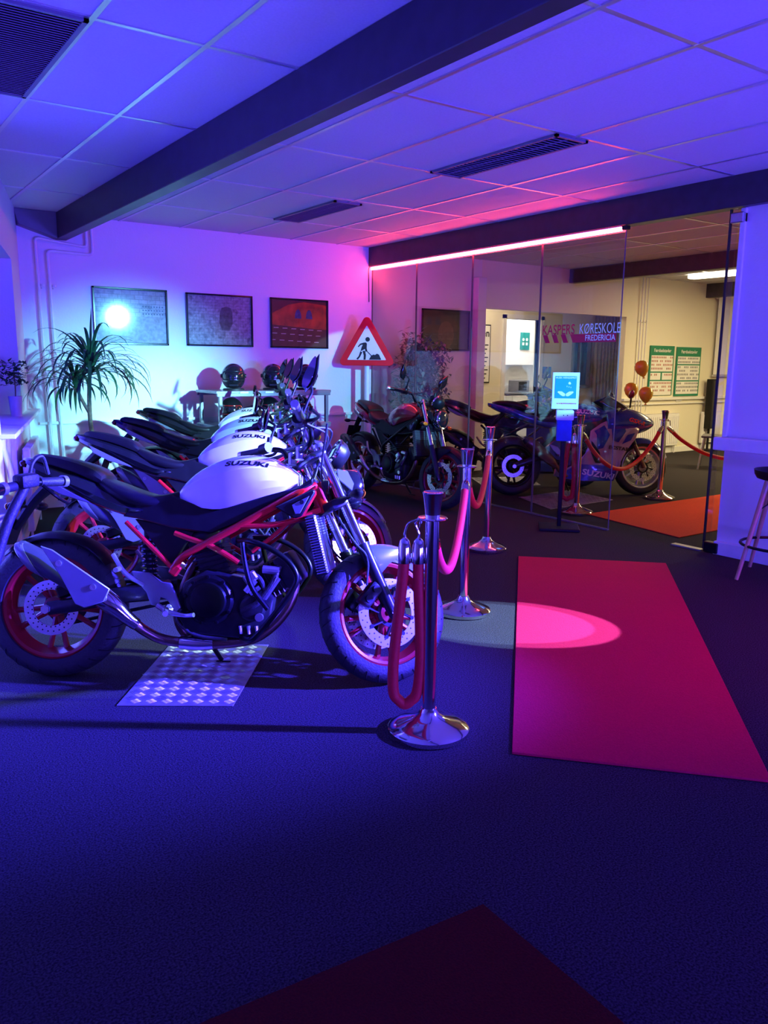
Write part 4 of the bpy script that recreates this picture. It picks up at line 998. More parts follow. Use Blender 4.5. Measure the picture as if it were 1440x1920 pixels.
# tread plates under the bikes
def plate(pts, lab):
    c = sum((Vector((*q, 0)) for q in pts), Vector()) / len(pts); th = math.atan2(pts[1][1] - pts[0][1], pts[1][0] - pts[0][0])
    rm = Matrix.Rotation(-th, 3, 'Z'); P = [rm @ (Vector((*q, 0)) - c) for q in pts]
    m_ = MB().prism([(q.x, q.y) for q in P], 0, 0.004, 0.0008, plane='xy')
    def inside(x, y):
        return all((P[(i + 1) % 4].x - P[i].x) * (y - P[i].y) - (P[(i + 1) % 4].y - P[i].y) * (x - P[i].x) > 0.012 for i in range(4))
    cs = 0.046
    for i in range(-14, 15):
        for j in range(-14, 15):
            u = (i + j) * cs / 1.4142; v = (i - j) * cs / 1.4142
            if not inside(u, v): continue
            along = R(45) if (i + j) % 2 == 0 else R(-45)
            for k in range(-2, 3):
                ox = -math.sin(along) * k * 0.0075; oy = math.cos(along) * k * 0.0075; c_, s_ = math.cos(along) * 0.019, math.sin(along) * 0.019
                wx, wy = -math.sin(along) * 0.0022, math.cos(along) * 0.0022
                b = len(m_.V); x, y = u + ox, v + oy
                m_.V += [Vector((x - c_, y - s_, 0.004)), Vector((x + wx, y + wy, 0.004)), Vector((x + c_, y + s_, 0.004)), Vector((x - wx, y - wy, 0.004)), Vector((x - c_ * .6, y - s_ * .6, 0.0058)), Vector((x + c_ * .6, y + s_ * .6, 0.0058))]
                m_.F += [(b, b + 3, b + 4), (b, b + 4, b + 1), (b + 3, b + 2, b + 5), (b + 3, b + 5, b + 4), (b + 2, b + 1, b + 5), (b + 1, b + 4, b + 5)]; m_.MI += [0] * 6
    o = m_.build('tread_plate', 'tread', None, 20); o.location = (c.x, c.y, 0.0015); o.rotation_euler = (0, 0, th)
    tag(o, lab, 'metal plate', 'tread plates')
plate([(0.89, 3.165), (1.285, 2.895), (1.74, 3.47), (1.335, 3.75)], 'square tread-patterned metal plate under the nearest motorcycle')
plate([(5.80, 5.40), (6.78, 5.44), (6.90, 6.15), (6.05, 6.10)], 'tread-patterned metal plate under the sports bike behind the glass')
plate([(6.2, 6.8), (6.9, 6.6), (7.3, 7.2), (6.6, 7.5)], 'tread-patterned metal plate farther back behind the glass')
for (x, y, h), n_ in (((1.304, 4.754, -30.9), 'second'), ((1.866, 5.885, -30.5), 'third'), ((2.427, 7.032, -29.1), 'farthest')):
    c, s = math.cos(R(h)), math.sin(R(h))
    q = [(x + c * a - s * b, y + s * a + c * b) for a, b in ((0.40, -0.30), (0.88, -0.30), (0.88, 0.42), (0.40, 0.42))]
    plate(q, 'tread-patterned metal plate under the ' + n_ + ' white-tanked motorcycle')
# ------------------------------------------------------------------ framed pictures
def picture(x0, x1, z0, z1, y, lab, art, fr='gloss_black'):
    t = thing('framed_picture', lab, 'picture', ((x0 + x1) / 2, y, (z0 + z1) / 2), group='framed pictures')
    w2, h2 = (x1 - x0) / 2, (z1 - z0) / 2; f = MB(); b = 0.018
    for a, b_, c, d_ in ((-w2, -w2 + b, -h2, h2), (w2 - b, w2, -h2, h2), (-w2, w2, h2 - b, h2), (-w2, w2, -h2, -h2 + b)):
        f.box(((a + b_) / 2, -0.014, (c + d_) / 2), (b_ - a, 0.024, d_ - c), bev=0.003)
    f.build('frame', fr, t)
    bx(-w2 + b * .5, w2 - b * .5, -0.008, -0.001, -h2 + b * .5, h2 - b * .5).build('print', art, t)
    bx(-w2 + b * .8, w2 - b * .8, -0.0145, -0.0125, -h2 + b * .8, h2 - b * .8).build('glass_cover', 'picture_glass', t)
    return t
def art_street(name, cols, sc):
    m, n, l = nt(name); b = n['Principled BSDF']; b.inputs['Roughness'].default_value = 0.5
    tc = n.new('ShaderNodeTexCoord'); mp = n.new('ShaderNodeMapping'); mp.inputs['Scale'].default_value = sc
    l.new(tc.outputs['Object'], mp.inputs['Vector'])
    br = n.new('ShaderNodeTexBrick'); br.inputs['Scale'].default_value = 6
    nz = n.new('ShaderNodeTexNoise'); nz.inputs['Scale'].default_value = 14; nz.inputs['Detail'].default_value = 8
    sw = n.new('ShaderNodeSeparateXYZ'); cb = n.new('ShaderNodeCombineXYZ')
    l.new(mp.outputs['Vector'], sw.inputs[0]); l.new(sw.outputs[0], cb.inputs[0]); l.new(sw.outputs[2], cb.inputs[1])
    l.new(cb.outputs[0], br.inputs['Vector']); l.new(tc.outputs['Object'], nz.inputs['Vector'])
    r = n.new('ShaderNodeValToRGB')
    for i, c in enumerate(cols):
        e = r.color_ramp.elements[i] if i < 2 else r.color_ramp.elements.new(0.5)
        e.position = 0.3 + 0.4 * i / (len(cols) - 1); e.color = (*c, 1)
    l.new(nz.outputs['Fac'], r.inputs['Fac'])
    mx = n.new('ShaderNodeMixRGB'); mx.blend_type = 'MULTIPLY'; mx.inputs['Fac'].default_value = 0.5
    br.inputs['Color1'].default_value = (1, 1, 1, 1); br.inputs['Color2'].default_value = (0.4, 0.4, 0.4, 1); br.inputs['Mortar'].default_value = (0.15, 0.15, 0.15, 1)
    l.new(r.outputs['Color'], mx.inputs['Color1']); l.new(br.outputs['Color'], mx.inputs['Color2'])
    l.new(mx.outputs['Color'], b.inputs['Base Color']); return m
a1 = art_street('print_pale_road', [(0.25, 0.32, 0.38), (0.55, 0.6, 0.65), (0.4, 0.42, 0.45)], (1, 1, 1))
a2 = art_street('print_street', [(0.12, 0.11, 0.14), (0.5, 0.5, 0.55), (0.25, 0.22, 0.24)], (1.6, 1, 1.4))
a3 = mat('print_road_dark', (0.10, 0.02, 0.015), 0.5, noise=0.3, nscale=9)
a4 = mat('print_portrait_dark', (0.045, 0.03, 0.03), 0.5, noise=0.5, nscale=6)
p1 = picture(2.25, 2.985, 1.556, 2.098, YB, 'pale framed road photograph with the spotlight glare, leftmost on the back wall', a1)
p2 = picture(3.182, 3.925, 1.558, 2.090, YB, 'grey framed street photograph, middle one of the three on the back wall', a2)
p3 = picture(4.136, 4.869, 1.556, 2.092, YB, 'framed photograph of an orange tunnel mouth and dark road', a3)
p4 = picture(6.22, 7.0, 1.566, 2.07, YB, 'dark framed portrait seen through the glass partition', a4)
def on_print(t, name, mb, m): return mb.build(name, m, t)
m_ = MB(); m_.prism([(-0.345, -0.02), (0.345, -0.06), (0.345, 0.21), (0.05, 0.235), (-0.14, 0.20), (-0.345, 0.10)], -0.0112, -0.0088)
on_print(p3, 'orange_bank', m_, mat('print_orange', (0.42, 0.06, 0.008), 0.5, noise=0.6, nscale=9))
m_ = MB()
for x in (-0.02, 0.12): m_.prism([(x + 0.042 * math.cos(a * PI / 8), 0.055 + 0.10 * math.sin(a * PI / 8)) for a in range(9)], -0.0118, -0.0113)
on_print(p3, 'tunnel_mouths', m_, mat('print_tunnel_blue', (0.02, 0.05, 0.16), 0.5, noise=0.7, nscale=30))
m_ = MB()
for z in (-0.05, -0.11, -0.18):
    for k in range(6): m_.box((-0.28 + k * 0.11 + z * .3, -0.0100, z - k * .004), (0.06, 0.001, 0.006))
on_print(p3, 'road_lines', m_, 'paper')
m_ = MB(); m_.prism([(0.02, -0.10), (0.10, -0.10), (0.14, -0.03), (0.14, 0.08), (0.12, 0.13), (0.07, 0.145), (0.02, 0.13), (0.0, 0.08), (-0.01, -0.02)], -0.0112, -0.0088)
on_print(p2, 'dark_figure', m_, mat('print_figure', (0.10, 0.10, 0.13), 0.6, noise=0.6, nscale=30))
m_ = MB(); m_.sphere((0.0, -0.0105, -0.06), (0.13, 0.001, 0.17), 20, 12)
on_print(p4, 'face', m_, mat('print_face', (0.16, 0.07, 0.05), 0.5, noise=0.3, nscale=30))
m_ = MB(); m_.box((0, -0.0100, -0.12), (0.70, 0.001, 0.24))
on_print(p1, 'road', m_, mat('print_road_grey', (0.35, 0.38, 0.42), 0.5, noise=0.3, nscale=30))
m_ = MB()
for i in range(8):
    for j in range(3): m_.box((0.12 + i * 0.028, -0.0102, 0.03 + j * 0.035), (0.014, 0.001, 0.012))
on_print(p1, 'far_windows', m_, mat('print_windows', (0.05, 0.12, 0.2), 0.5, noise=0.3, nscale=30))

# ------------------------------------------------------------------ heating pipes
def pipe(pts, lab, r=0.013):
    t = thing('heating_pipe', lab, 'pipe', (pts[0][0], YB - 0.05, 0), group='pipes on the back wall')
    P = [(x - pts[0][0], 0, z) for x, z in pts]
    m_ = MB()
    Q = []
    for i, p in enumerate(P):
        if 0 < i < len(P) - 1:
            a, b, c = Vector(P[i - 1]), Vector(p), Vector(P[i + 1])
            Q += [b + (a - b).normalized() * 0.03, b + (a - b).normalized() * 0.01 + (c - b).normalized() * 0.01, b + (c - b).normalized() * 0.03]
        else: Q.append(Vector(p))
    m_.tube(Q, r, 10, 1)
    m_.build('tube', 'white', t)
    m_ = MB(); m_.lathe([(r + 0.001, -0.012), (r + 0.006, -0.010), (r + 0.006, 0.010), (r + 0.001, 0.012)], 12, Matrix.Translation((0, 0, pts[0][1] + (min(2.1, pts[1][1]) - pts[0][1]) * 0.985)), closed=True)
    m_.cyl((0, 0.01, 2.05), (0, 0.05, 2.05), 0.005, 8)
    m_.build('clip', 'white', t)
pipe([(1.80, 0.15), (1.76, 2.49), (2.215, 2.44), (2.215, 2.72)], 'outer white heating pipe in the left corner, bending under the beam')
pipe([(1.90, 0.15), (1.86, 2.385), (2.265, 2.375), (2.265, 2.72)], 'inner white heating pipe in the left corner, bending below the other')
for i, x in enumerate((10.40, 10.47, 10.54)):
    pipe([(x, 0.10), (x, 2.71)], ['left', 'middle', 'right'][i] + ' of three thin pipes on the cream wall behind the balloons', 0.010)

# ------------------------------------------------------------------ radiators
def radiator(loc, w, h, rotz, lab):
    t = thing('radiator', lab, 'radiator', loc, (0, 0, rotz), 'panel radiators')
    m_ = MB(); m_.box((0, 0, h / 2 + 0.12), (w, 0.05, h), bev=0.008)
    for i in range(int(w / 0.05)): m_.box((-w / 2 + 0.03 + i * 0.05, -0.028, h / 2 + 0.12), (0.02, 0.012, h - 0.08), bev=0.004)
    m_.build('panel', 'white', t)
    m_ = MB()
    for i in range(int(w / 0.02)): m_.box((-w / 2 + 0.015 + i * 0.02, 0, h + 0.123), (0.004, 0.05, 0.006))
    m_.build('grille', 'white', t)
    m_ = MB(); m_.cyl((w / 2 - 0.05, 0, 0.0), (w / 2 - 0.05, 0, 0.14), 0.009, 8); m_.cyl((-w / 2 + 0.05, 0, 0.0), (-w / 2 + 0.05, 0, 0.14), 0.009, 8); m_.build('feed_pipe', 'white', t)
radiator(tuple(lmx @ Vector((1.75, -0.07, 0))), 1.2, 0.62, math.atan2(ld.y, ld.x) + PI, 'white panel radiator under the left window sill')
radiator((10.95, YB - 0.06, 0), 1.1, 0.52, 0, 'cream panel radiator below the two green calendars')
radiator((12.75, YB - 0.06, 0), 1.2, 0.52, 0, 'cream panel radiator right of the black loudspeaker column')

# ------------------------------------------------------------------ helmets on a table rack
tb = thing('metal_rack', 'grey metal rack table with helmets in front of the back wall', 'rack', (3.82, 7.72, 0))
for n_, z in (('top_shelf', 1.10), ('lower_shelf', 0.76)):
    MB().box((0.06, 0, z), (1.32, 0.52, 0.028), bev=0.004).build(n_, 'silver', tb)
    m_ = MB()
    for y in (-0.25, 0.25): m_.box((0.06, y, z - 0.025), (1.30, 0.025, 0.035), bev=0.003)
    m_.build('rail', 'silver', tb)
for x in (-0.55, 0.67):
    for y in (-0.24, 0.24): MB().box((x, y, 0.55), (0.035, 0.035, 1.10), bev=0.003).build('leg', 'silver', tb)
m_ = MB()
for x in (-0.3, -0.02): m_.box((x, -0.2645, 1.098), (0.09, 0.004, 0.018))
m_.build('price_tag', 'paper', tb)
def helmet(red):
    t = thing('motorcycle_helmet', 'x', 'helmet', (0, 0, 0))
    # shell: a lofted egg with a face opening; front is local -y
    rings = []; n = 28
    for i in range(15):
        ph = -0.95 + (PI / 2 + 0.95) * i / 14
        rr = math.cos(ph); z = 0.135 + 0.135 * math.sin(ph)
        ring = []
        for a in range(n):
            th = 2 * PI * a / n
            x = 0.122 * rr * math.cos(th); y = 0.150 * rr * math.sin(th)
            if math.sin(th) < -0.3 and ph < 0.2: y -= 0.022 * (0.2 - ph) * (-math.sin(th))
            ring.append(Vector((x, y, z)))
        rings.append(ring)
    MB().ring_faces(rings).build('shell', 'gloss_black', t, 60)
    # visor: a curved patch just outside the shell
    V = []; F = []; A, B = 16, 7
    for j in range(B):
        z = 0.105 + 0.085 * j / (B - 1); ph = math.asin(max(-1, min(1, (z - 0.135) / 0.135)))
        for i in range(A):
            th = -PI / 2 + R(-62 + 124 * i / (A - 1)) * (1 - 0.12 * abs(j - 3) / 3)
            V.append(Vector((0.127 * math.cos(ph) * math.cos(th), 0.156 * math.cos(ph) * math.sin(th), z)))
    for j in range(B - 1):
        for i in range(A - 1): F.append((j * A + i, j * A + i + 1, (j + 1) * A + i + 1, (j + 1) * A + i))
    m_ = MB().add(V, F); o = m_.build('visor', 'gloss_black', t, 60)
    md = o.modifiers.new('th', 'SOLIDIFY'); md.thickness = 0.004
    edge = [V[i] for i in range(A)] + [V[j * A + A - 1] for j in range(1, B)] + [V[(B - 1) * A + i] for i in range(A - 2, -1, -1)] + [V[j * A] for j in range(B - 2, 0, -1)]
    MB().tube(edge, 0.004, 6, 1, True).build('visor_seal', 'lamp_red' if red else 'satin', t)
    m_ = MB()
    for sx in (-1, 1): m_.lathe([(0.001, 0.012), (0.018, 0.010), (0.022, 0.0), (0.001, 0)], 14, Matrix.Translation((sx * 0.118, -0.02, 0.145)) @ Matrix.Rotation(sx * PI / 2, 4, 'Y'))
    m_.build('visor_pivot', 'satin', t)
    MB().box((0, -0.150, 0.055), (0.09, 0.012, 0.022), bev=0.004).build('chin_vent', 'satin', t)
    MB().lathe([(0.100, 0.004), (0.108, 0.0), (0.108, 0.016), (0.100, 0.018)], 24, Matrix.Scale(1.16, 4, (0, 1, 0)), closed=True).build('neck_rim', 'rubber', t)
    return t
hs = [(3.58, 1.114, 0, 'black glossy helmet on the top shelf, nearest its left end', 'top'), (4.03, 1.114, 0, 'black glossy helmet on the top shelf, second from its left end', 'top'),
      (4.42, 1.114, 0, 'black glossy helmet on the top shelf, last one before the mirrors', 'top'),
      (3.55, 0.774, 1, 'black helmet with red visor edge at the left of the lower shelf', 'low'), (3.98, 0.774, 1, 'black helmet with red visor edge in the middle of the lower shelf', 'low'),
      (4.36, 0.774, 1, 'black helmet with red visor edge at the right of the lower shelf', 'low')]
hp = {0: None, 1: None}
for x, z, r_, lab, g_ in hs:
    if hp[r_] is None: hp[r_] = helmet(r_); h = hp[r_]
    else: h = copy_tree(hp[r_])
    h.location = (x - 0.08, 7.66, z); h.rotation_euler = (0, 0, R(-22 + random.uniform(-6, 6))); h['label'] = lab
    h['group'] = 'helmets on the top shelf' if g_ == 'top' else 'helmets on the lower shelf'

# ------------------------------------------------------------------ roadworks sign
tmp = thing('roadworks_sign', 'red and white triangular roadworks warning sign on a white post by the glass', 'road sign', (5.20, 7.76, 0), (0, 0, R(-36)))
def tri(s, r, n=5):
    out = []
    hgt = s * math.sqrt(3) / 2
    C3 = [(-s / 2 + r * 1.73, -hgt / 3 + r), (s / 2 - r * 1.73, -hgt / 3 + r), (0, hgt * 2 / 3 - 2 * r)]
    for k, (cx, cz) in enumerate(C3):
        a0 = (-150 + k * 120) - 60 - 0
        for i in range(n + 1):
            a = R(a0 + 120 * i / n); out.append((cx + r * math.cos(a), cz + r * math.sin(a)))
    return out
ZS = 1.565
sp = MB(); sp.prism([(a, b + ZS) for a, b in tri(0.675, 0.045)], -0.05, 0.0, 0.004)
sp.build('rim', 'sign_red', tmp)
MB().prism([(a, b + ZS - 0.003) for a, b in tri(0.445, 0.006)], -0.053, -0.049).build('face', 'sign_white', tmp)
f = MB()
def blob(P): f.prism([(a, b + ZS) for a, b in P], -0.0555, -0.0531)
f.prism([(0.010 + 0.026 * math.cos(a * PI / 8), 0.098 + ZS + 0.026 * math.sin(a * PI / 8)) for a in range(16)], -0.0555, -0.0531)
blob([(-0.035, 0.062), (-0.010, 0.064), (0.002, 0.050), (0.000, 0.0), (0.008, -0.035), (-0.012, -0.040), (-0.022, -0.010), (-0.060, -0.030), (-0.072, -0.040), (-0.058, 0.010)])   # torso
blob([(-0.035, 0.062), (-0.075, 0.050), (-0.102, 0.018), (-0.092, 0.010), (-0.068, 0.034), (-0.040, 0.040)])           # back arm
blob([(-0.072, -0.035), (-0.050, -0.045), (-0.075, -0.098), (-0.100, -0.128), (-0.118, -0.118), (-0.092, -0.090)])      # rear leg
blob([(-0.048, -0.030), (-0.018, -0.030), (-0.008, -0.075), (-0.012, -0.128), (-0.036, -0.128), (-0.034, -0.080)])      # front leg
blob([(-0.010, -0.015), (0.062, -0.085), (0.056, -0.092), (-0.014, -0.024)])                                            # shovel
blob([(0.025, -0.128), (0.050, -0.085), (0.075, -0.070), (0.095, -0.075), (0.115, -0.060), (0.140, -0.070), (0.165, -0.125), (0.16, -0.128)])   # heap
f.build('digging_figure', 'ink', tmp)
m_ = MB(); m_.cyl((0, 0.03, 0.02), (0, 0.02, 1.5), 0.030, 14); m_.build('post', 'white', tmp)
m_ = MB(); m_.lathe([(0.001, 0.0), (0.20, 0.0), (0.20, 0.03), (0.05, 0.05), (0.001, 0.05)], 24); m_.build('base', 'rubber', tmp)
m_ = MB(); m_.box((0, 0.02, 1.50), (0.09, 0.05, 0.03), bev=0.004); m_.box((0, 0.02, 1.68), (0.09, 0.05, 0.03), bev=0.004); m_.build('clamp', 'alu', tmp)
# upright white board behind the sign post
bo = thing('white_board', 'tall narrow white board leaning in the wall corner behind the sign', 'board', (5.36, 7.98, 0))
MB().box((0, 0, 0.72), (0.07, 0.05, 1.40), bev=0.004).build('batten', 'white', bo)

# ------------------------------------------------------------------ stanchions and ropes
def stanchion_proto():
    t = thing('rope_stanchion', 'x', 'stanchion', (0, 0, 0))
    MB().lathe([(0.001, 0.0), (0.150, 0.0), (0.157, 0.006), (0.157, 0.022), (0.150, 0.028), (0.120, 0.040), (0.070, 0.058), (0.040, 0.078), (0.030, 0.100), (0.001, 0.100)], 48).build('base', 'chrome', t)
    MB().lathe([(0.001, 0.06), (0.0255, 0.06), (0.0255, 0.845), (0.001, 0.845)], 28).build('pole', 'chrome', t)
    MB().lathe([(0.001, 0.836), (0.052, 0.838), (0.056, 0.842), (0.052, 0.846), (0.001, 0.850)], 32).build('collar', 'chrome', t)
    MB().lathe([(0.001, 0.845), (0.027, 0.845), (0.029, 0.87), (0.036, 0.925), (0.039, 0.936), (0.036, 0.940), (0.030, 0.936), (0.001, 0.934)], 32).build('finial', 'chrome', t)
    return t
sp0 = stanchion_proto()
ST = [((1.813, 2.266), 'chrome rope post nearest the camera with a rope loop hanging down it'),
      ((2.917, 3.350), 'chrome rope post second from the camera, beside the red carpet'),
      ((4.106, 4.464), 'chrome rope post farthest along the row in front of the glass'),
      ((7.29, 5.241), 'chrome rope post beside the sports bike front wheel behind the glass'),
      ((5.87, 5.14), 'chrome rope post just behind the glass with a rope loop hanging down it'),
      ((8.75, 4.55), 'chrome rope post behind the right-hand wall end')]
for i, (p, lab) in enumerate(ST):
    s_ = sp0 if i == 0 else copy_tree(sp0)
    s_.location = (p[0], p[1], 0); s_['label'] = lab; s_['group'] = 'chrome rope posts'
def hook_dir(a, b):
    d = Vector((b[0] - a[0], b[1] - a[1], 0)).normalized(); return d
def rope_between(a, b, low, lab):
    """velvet rope with chrome ends hooked to two posts; low = lowest height"""
    d = hook_dir(a, b); A = Vector((a[0], a[1], 0.815)) + d * 0.055; B = Vector((b[0], b[1], 0.815)) - d * 0.055
    t = thing('velvet_rope', lab, 'rope', tuple(A), group='red velvet ropes')
    L = (B - A).length; P = []
    for i in range(13):
        u = i / 12; k = (abs(2 * u - 1)) ** 1.9
        x = A.lerp(B, 0.5 + (u - 0.5) * (1.0)); z = low + (0.74 - low) * k
        P.append(Vector((x.x, x.y, z)))
    P[0] += d * 0.012; P[-1] -= d * 0.012
    m_ = MB().tube([p - A for p in P], 0.0205, 14, 4); m_.build('rope', 'rope', t, 60)
    m_ = MB()
    for q, e in ((P[0], A), (P[-1], B)):
        dn = (q - (P[1] if q is P[0] else P[-2])).normalized()
        m_.tube([q - dn * 0.04 - A, q + dn * 0.01 - A, q + dn * 0.04 - A], [0.0235, 0.0235, 0.014], 14, 1)
    m_.build('end_cap', 'chrome', t)
    m_ = MB()
    for q, e in ((P[0], A), (P[-1], B)):
        m_.tube([q + Vector((0, 0, 0.04)) - A, q.lerp(e, 0.6) + Vector((0, 0, 0.035)) - A, e + Vector((0, 0, 0.028)) - A, e + (d * (-0.02 if q is P[0] else 0.02)) + Vector((0, 0, 0.01)) - A], 0.005, 8, 3)
    m_.build('hook', 'chrome', t)
def rope_loop(a, d, low, lab):
    """both ends hooked on one post, the loop hanging beside it"""
    d = Vector((d[0], d[1], 0)).normalized(); s = d.copy(); A = Vector((a[0], a[1], 0.815)) + d * 0.075
    t = thing('velvet_rope', lab, 'rope', tuple(A), group='red velvet ropes')
    P = []
    prof = [(-0.026, 0.70), (-0.030, 0.60), (-0.045, 0.42), (-0.052, 0.28), (-0.045, 0.16), (-0.022, low + 0.015), (0.0, low), (0.022, low + 0.015), (0.045, 0.16), (0.050, 0.28), (0.042, 0.42), (0.030, 0.60), (0.026, 0.70)]
    for u, z in prof: P.append(Vector((s.x * u + d.x * 0.03 * (0.7 - z), s.y * u + d.y * 0.03 * (0.7 - z), z - 0.815)))
    MB().tube(P, 0.021, 14, 5).build('rope', 'rope', t, 60)
    m_ = MB()
    for q in (P[0], P[-1]): m_.tube([q - Vector((0, 0, 0.03)), q + Vector((0, 0, 0.03)), q + Vector((0, 0, 0.055)), q + Vector((0, 0, 0.065))], [0.024, 0.024, 0.018, 0.008], 16, 1)
    m_.build('end_cap', 'chrome', t)
    m_ = MB()
    for q in (P[0], P[-1]):
        u = q + Vector((0, 0, 0.065)); m_.tube([u, u + Vector((0, 0, 0.02)), u * 0.5 + Vector((0, 0, 0.03)) , -d * 0.03 + Vector((0, 0, 0.02)), -d * 0.028 + Vector((0, 0, -0.01))], 0.0045, 8, 3)
    m_.build('hook', 'chrome', t)
rope_between(ST[0][0], ST[1][0], 0.475, 'red velvet rope sagging between the two chrome posts nearest the camera')
rope_between(ST[1][0], ST[2][0], 0.495, 'pink-lit red velvet rope sagging between the two farther chrome posts')
rope_between(ST[4][0], ST[3][0], 0.375, 'red velvet rope in front of the sports bike behind the glass')
rope_between(ST[3][0], ST[5][0], 0.42, 'red velvet rope running right behind the glass leaf to the wall end')
vd = Vector((1.813, 2.266, 0)).normalized(); left = Vector((-vd.y, vd.x, 0))
rope_loop(ST[0][0], left, 0.11, 'doubled red velvet rope hanging in a long loop from the nearest chrome post')
vd = Vector((5.87, 5.14, 0)).normalized(); left = Vector((-vd.y, vd.x, 0))
rope_loop(ST[4][0], left, 0.13, 'doubled red velvet rope hanging in a loop behind the glass')

# ------------------------------------------------------------------ hand sanitiser stand
ds = thing('sanitiser_stand', 'blue hand sanitiser stand with a white sign in front of the glass', 'sanitiser stand', (5.18, 4.72, 0), (0, 0, R(-44)))
MB().box((0, 0.0, 0.012), (0.34, 0.30, 0.024), bev=0.006).build('base', 'black', ds)
m_ = MB(); m_.box((0, 0, 0.50), (0.035, 0.03, 0.96), bev=0.004); m_.build('post', 'black_metal', ds)
m_ = MB(); m_.box((0, -0.05, 0.855), (0.125, 0.08, 0.175), bev=0.008, seg=2); m_.build('dispenser', 'blue_cloth', ds)
m_ = MB(); m_.box((0, -0.055, 0.985), (0.145, 0.10, 0.085), bev=0.01, seg=2); m_.build('pump_head', 'whiteletter', ds)
m_ = MB()
for x in (-0.012, 0.02): m_.cyl((x, -0.107, 0.985), (x, -0.104, 0.985), 0.005, 10)
m_.build('indicator', 'ink', ds)
MB().box((0, -0.01, 1.185), (0.222, 0.012, 0.305), bev=0.002).build('sign_board', 'sign_white', ds)
MB().box((0, -0.018, 1.215), (0.175, 0.004, 0.185)).build('sign_picture', 'teal', ds)
m_ = MB()
for sx in (-1, 1):
    m_.prism([(sx * 0.002, 1.160), (sx * 0.030, 1.180), (sx * 0.062, 1.182), (sx * 0.066, 1.172), (sx * 0.040, 1.150), (sx * 0.022, 1.140), (sx * 0.004, 1.142)], -0.0215, -0.0199)
m_.build('hands_symbol', 'sign_white', ds)
m_ = MB()
m_.prism([(0.018, 1.250), (0.030, 1.262), (0.042, 1.250), (0.040, 1.240), (0.026, 1.238)], -0.0215, -0.0199)
for q in range(3): m_.box((0.010 + q * 0.016, -0.021, 1.222 - q * 0.004), (0.004, 0.001, 0.012))
m_.build('pump_symbol', 'sign_white', ds)
V, F = textV('HUSK HÅNDSPRIT', 0.021, bold=0.0004); MB().add(V, F, 0, basis((0, -0.0205, 1.293), (1, 0, 0), (0, -1, 0))).build('heading', 'sign_white', ds)
m_ = MB()
for i in range(3): m_.prism([(-0.07 + i * 0.016, 1.083), (-0.062 + i * 0.016, 1.083), (-0.058 + i * 0.016, 1.075), (-0.066 + i * 0.016, 1.075)], -0.0185, -0.0165)
V, F = textV('KASPERSKØRESKOLE', 0.014, bold=0.0004); m_.add(V, F, 0, basis((0.028, -0.0175, 1.079), (1, 0, 0), (0, -1, 0)))
m_.build('footer_logo', 'redletter', ds)

# ------------------------------------------------------------------ bar stool at the right edge
st = thing('bar_stool', 'dark seated bar stool with wooden legs cut by the right edge', 'stool', (5.19, 2.76, 0), (0, 0, R(20)))
m_ = MB()
pr_ = [(0.001, 0.66), (0.12, 0.655), (0.185, 0.675), (0.20, 0.70), (0.205, 0.73), (0.195, 0.725), (0.16, 0.69), (0.001, 0.675)]
m_.lathe(pr_, 36, Matrix.Scale(1.08, 4, (1, 0, 0))); m_.build('seat', 'black', st)
LEG = []
for sx in (-1, 1):
    for sy in (-1, 1):
        a = Vector((sx * 0.10, sy * 0.10, 0.665)); b = Vector((sx * 0.215, sy * 0.215, 0.0)); LEG.append((a, b))
        MB().tube([b, a.lerp(b, 0.5), a], [0.012, 0.016, 0.018], 12, 1).build('leg', 'wood', st)
q = [a.lerp(b, 0.66) for a, b in LEG]
m_ = MB(); rr = (q[0] - Vector((0, 0, q[0].z))).length
m_.tube([(rr * math.cos(a * PI / 12), rr * math.sin(a * PI / 12), q[0].z) for a in range(24)], 0.010, 8, 1, True); m_.build('foot_ring', 'black_metal', st)
q = [a.lerp(b, 0.30) for a, b in LEG]
m_ = MB(); m_.tube([q[0], (0, 0, 0.56), q[3]], 0.005, 6, 4); m_.tube([q[1], (0, 0, 0.56), q[2]], 0.005, 6, 4); m_.build('wire_brace', 'black_metal', st)

# ------------------------------------------------------------------ scooter at the left edge
sk_ = thing('scooter', 'dark scooter handlebar with round grip ends poking in at the left edge', 'scooter', (0.30, 2.95, 0))
O_ = Vector((-0.30, -2.95, 0))
def sc_(*p): return Vector(p) + O_
MB().tube([sc_(0.28, 2.93, 0.07), sc_(0.36, 3.0, 0.40), sc_(0.50, 3.08, 0.78), sc_(0.60, 3.145, 0.945)], [0.024, 0.022, 0.020, 0.018], 14, 4).build('stem', 'rubber', sk_)
hb_ = MB().tube([sc_(0.48, 3.02, 0.945), sc_(0.56, 3.125, 0.95), sc_(0.64, 3.165, 0.95), sc_(0.74, 3.22, 0.94)], 0.013, 12, 4).build('handlebar', 'black_metal', sk_)
for e_, i_ in ((sc_(0.515, 3.075, 0.95), sc_(0.575, 3.13, 0.95)), (sc_(0.745, 3.222, 0.94), sc_(0.655, 3.175, 0.95))):
    MB().tube([e_, i_], [0.018, 0.017], 14, 1).build('grip', 'rubber', hb_)
    d_ = (e_ - i_).normalized(); MB().tube([e_, e_ + d_ * 0.020, e_ + d_ * 0.022], [0.024, 0.022, 0.004], 18, 1).build('bar_end', 'silver', hb_)
MB().tube([sc_(0.66, 3.15, 0.94), sc_(0.70, 3.13, 0.90), sc_(0.74, 3.15, 0.87), sc_(0.76, 3.18, 0.87)], 0.007, 8, 4).build('brake_lever', 'black_metal', hb_)
MB().tube([sc_(0.62, 3.19, 0.95), sc_(0.64, 3.20, 1.02), sc_(0.68, 3.22, 1.04), sc_(0.70, 3.23, 0.97)], 0.007, 8, 5).build('cable_loop', 'rubber', hb_)
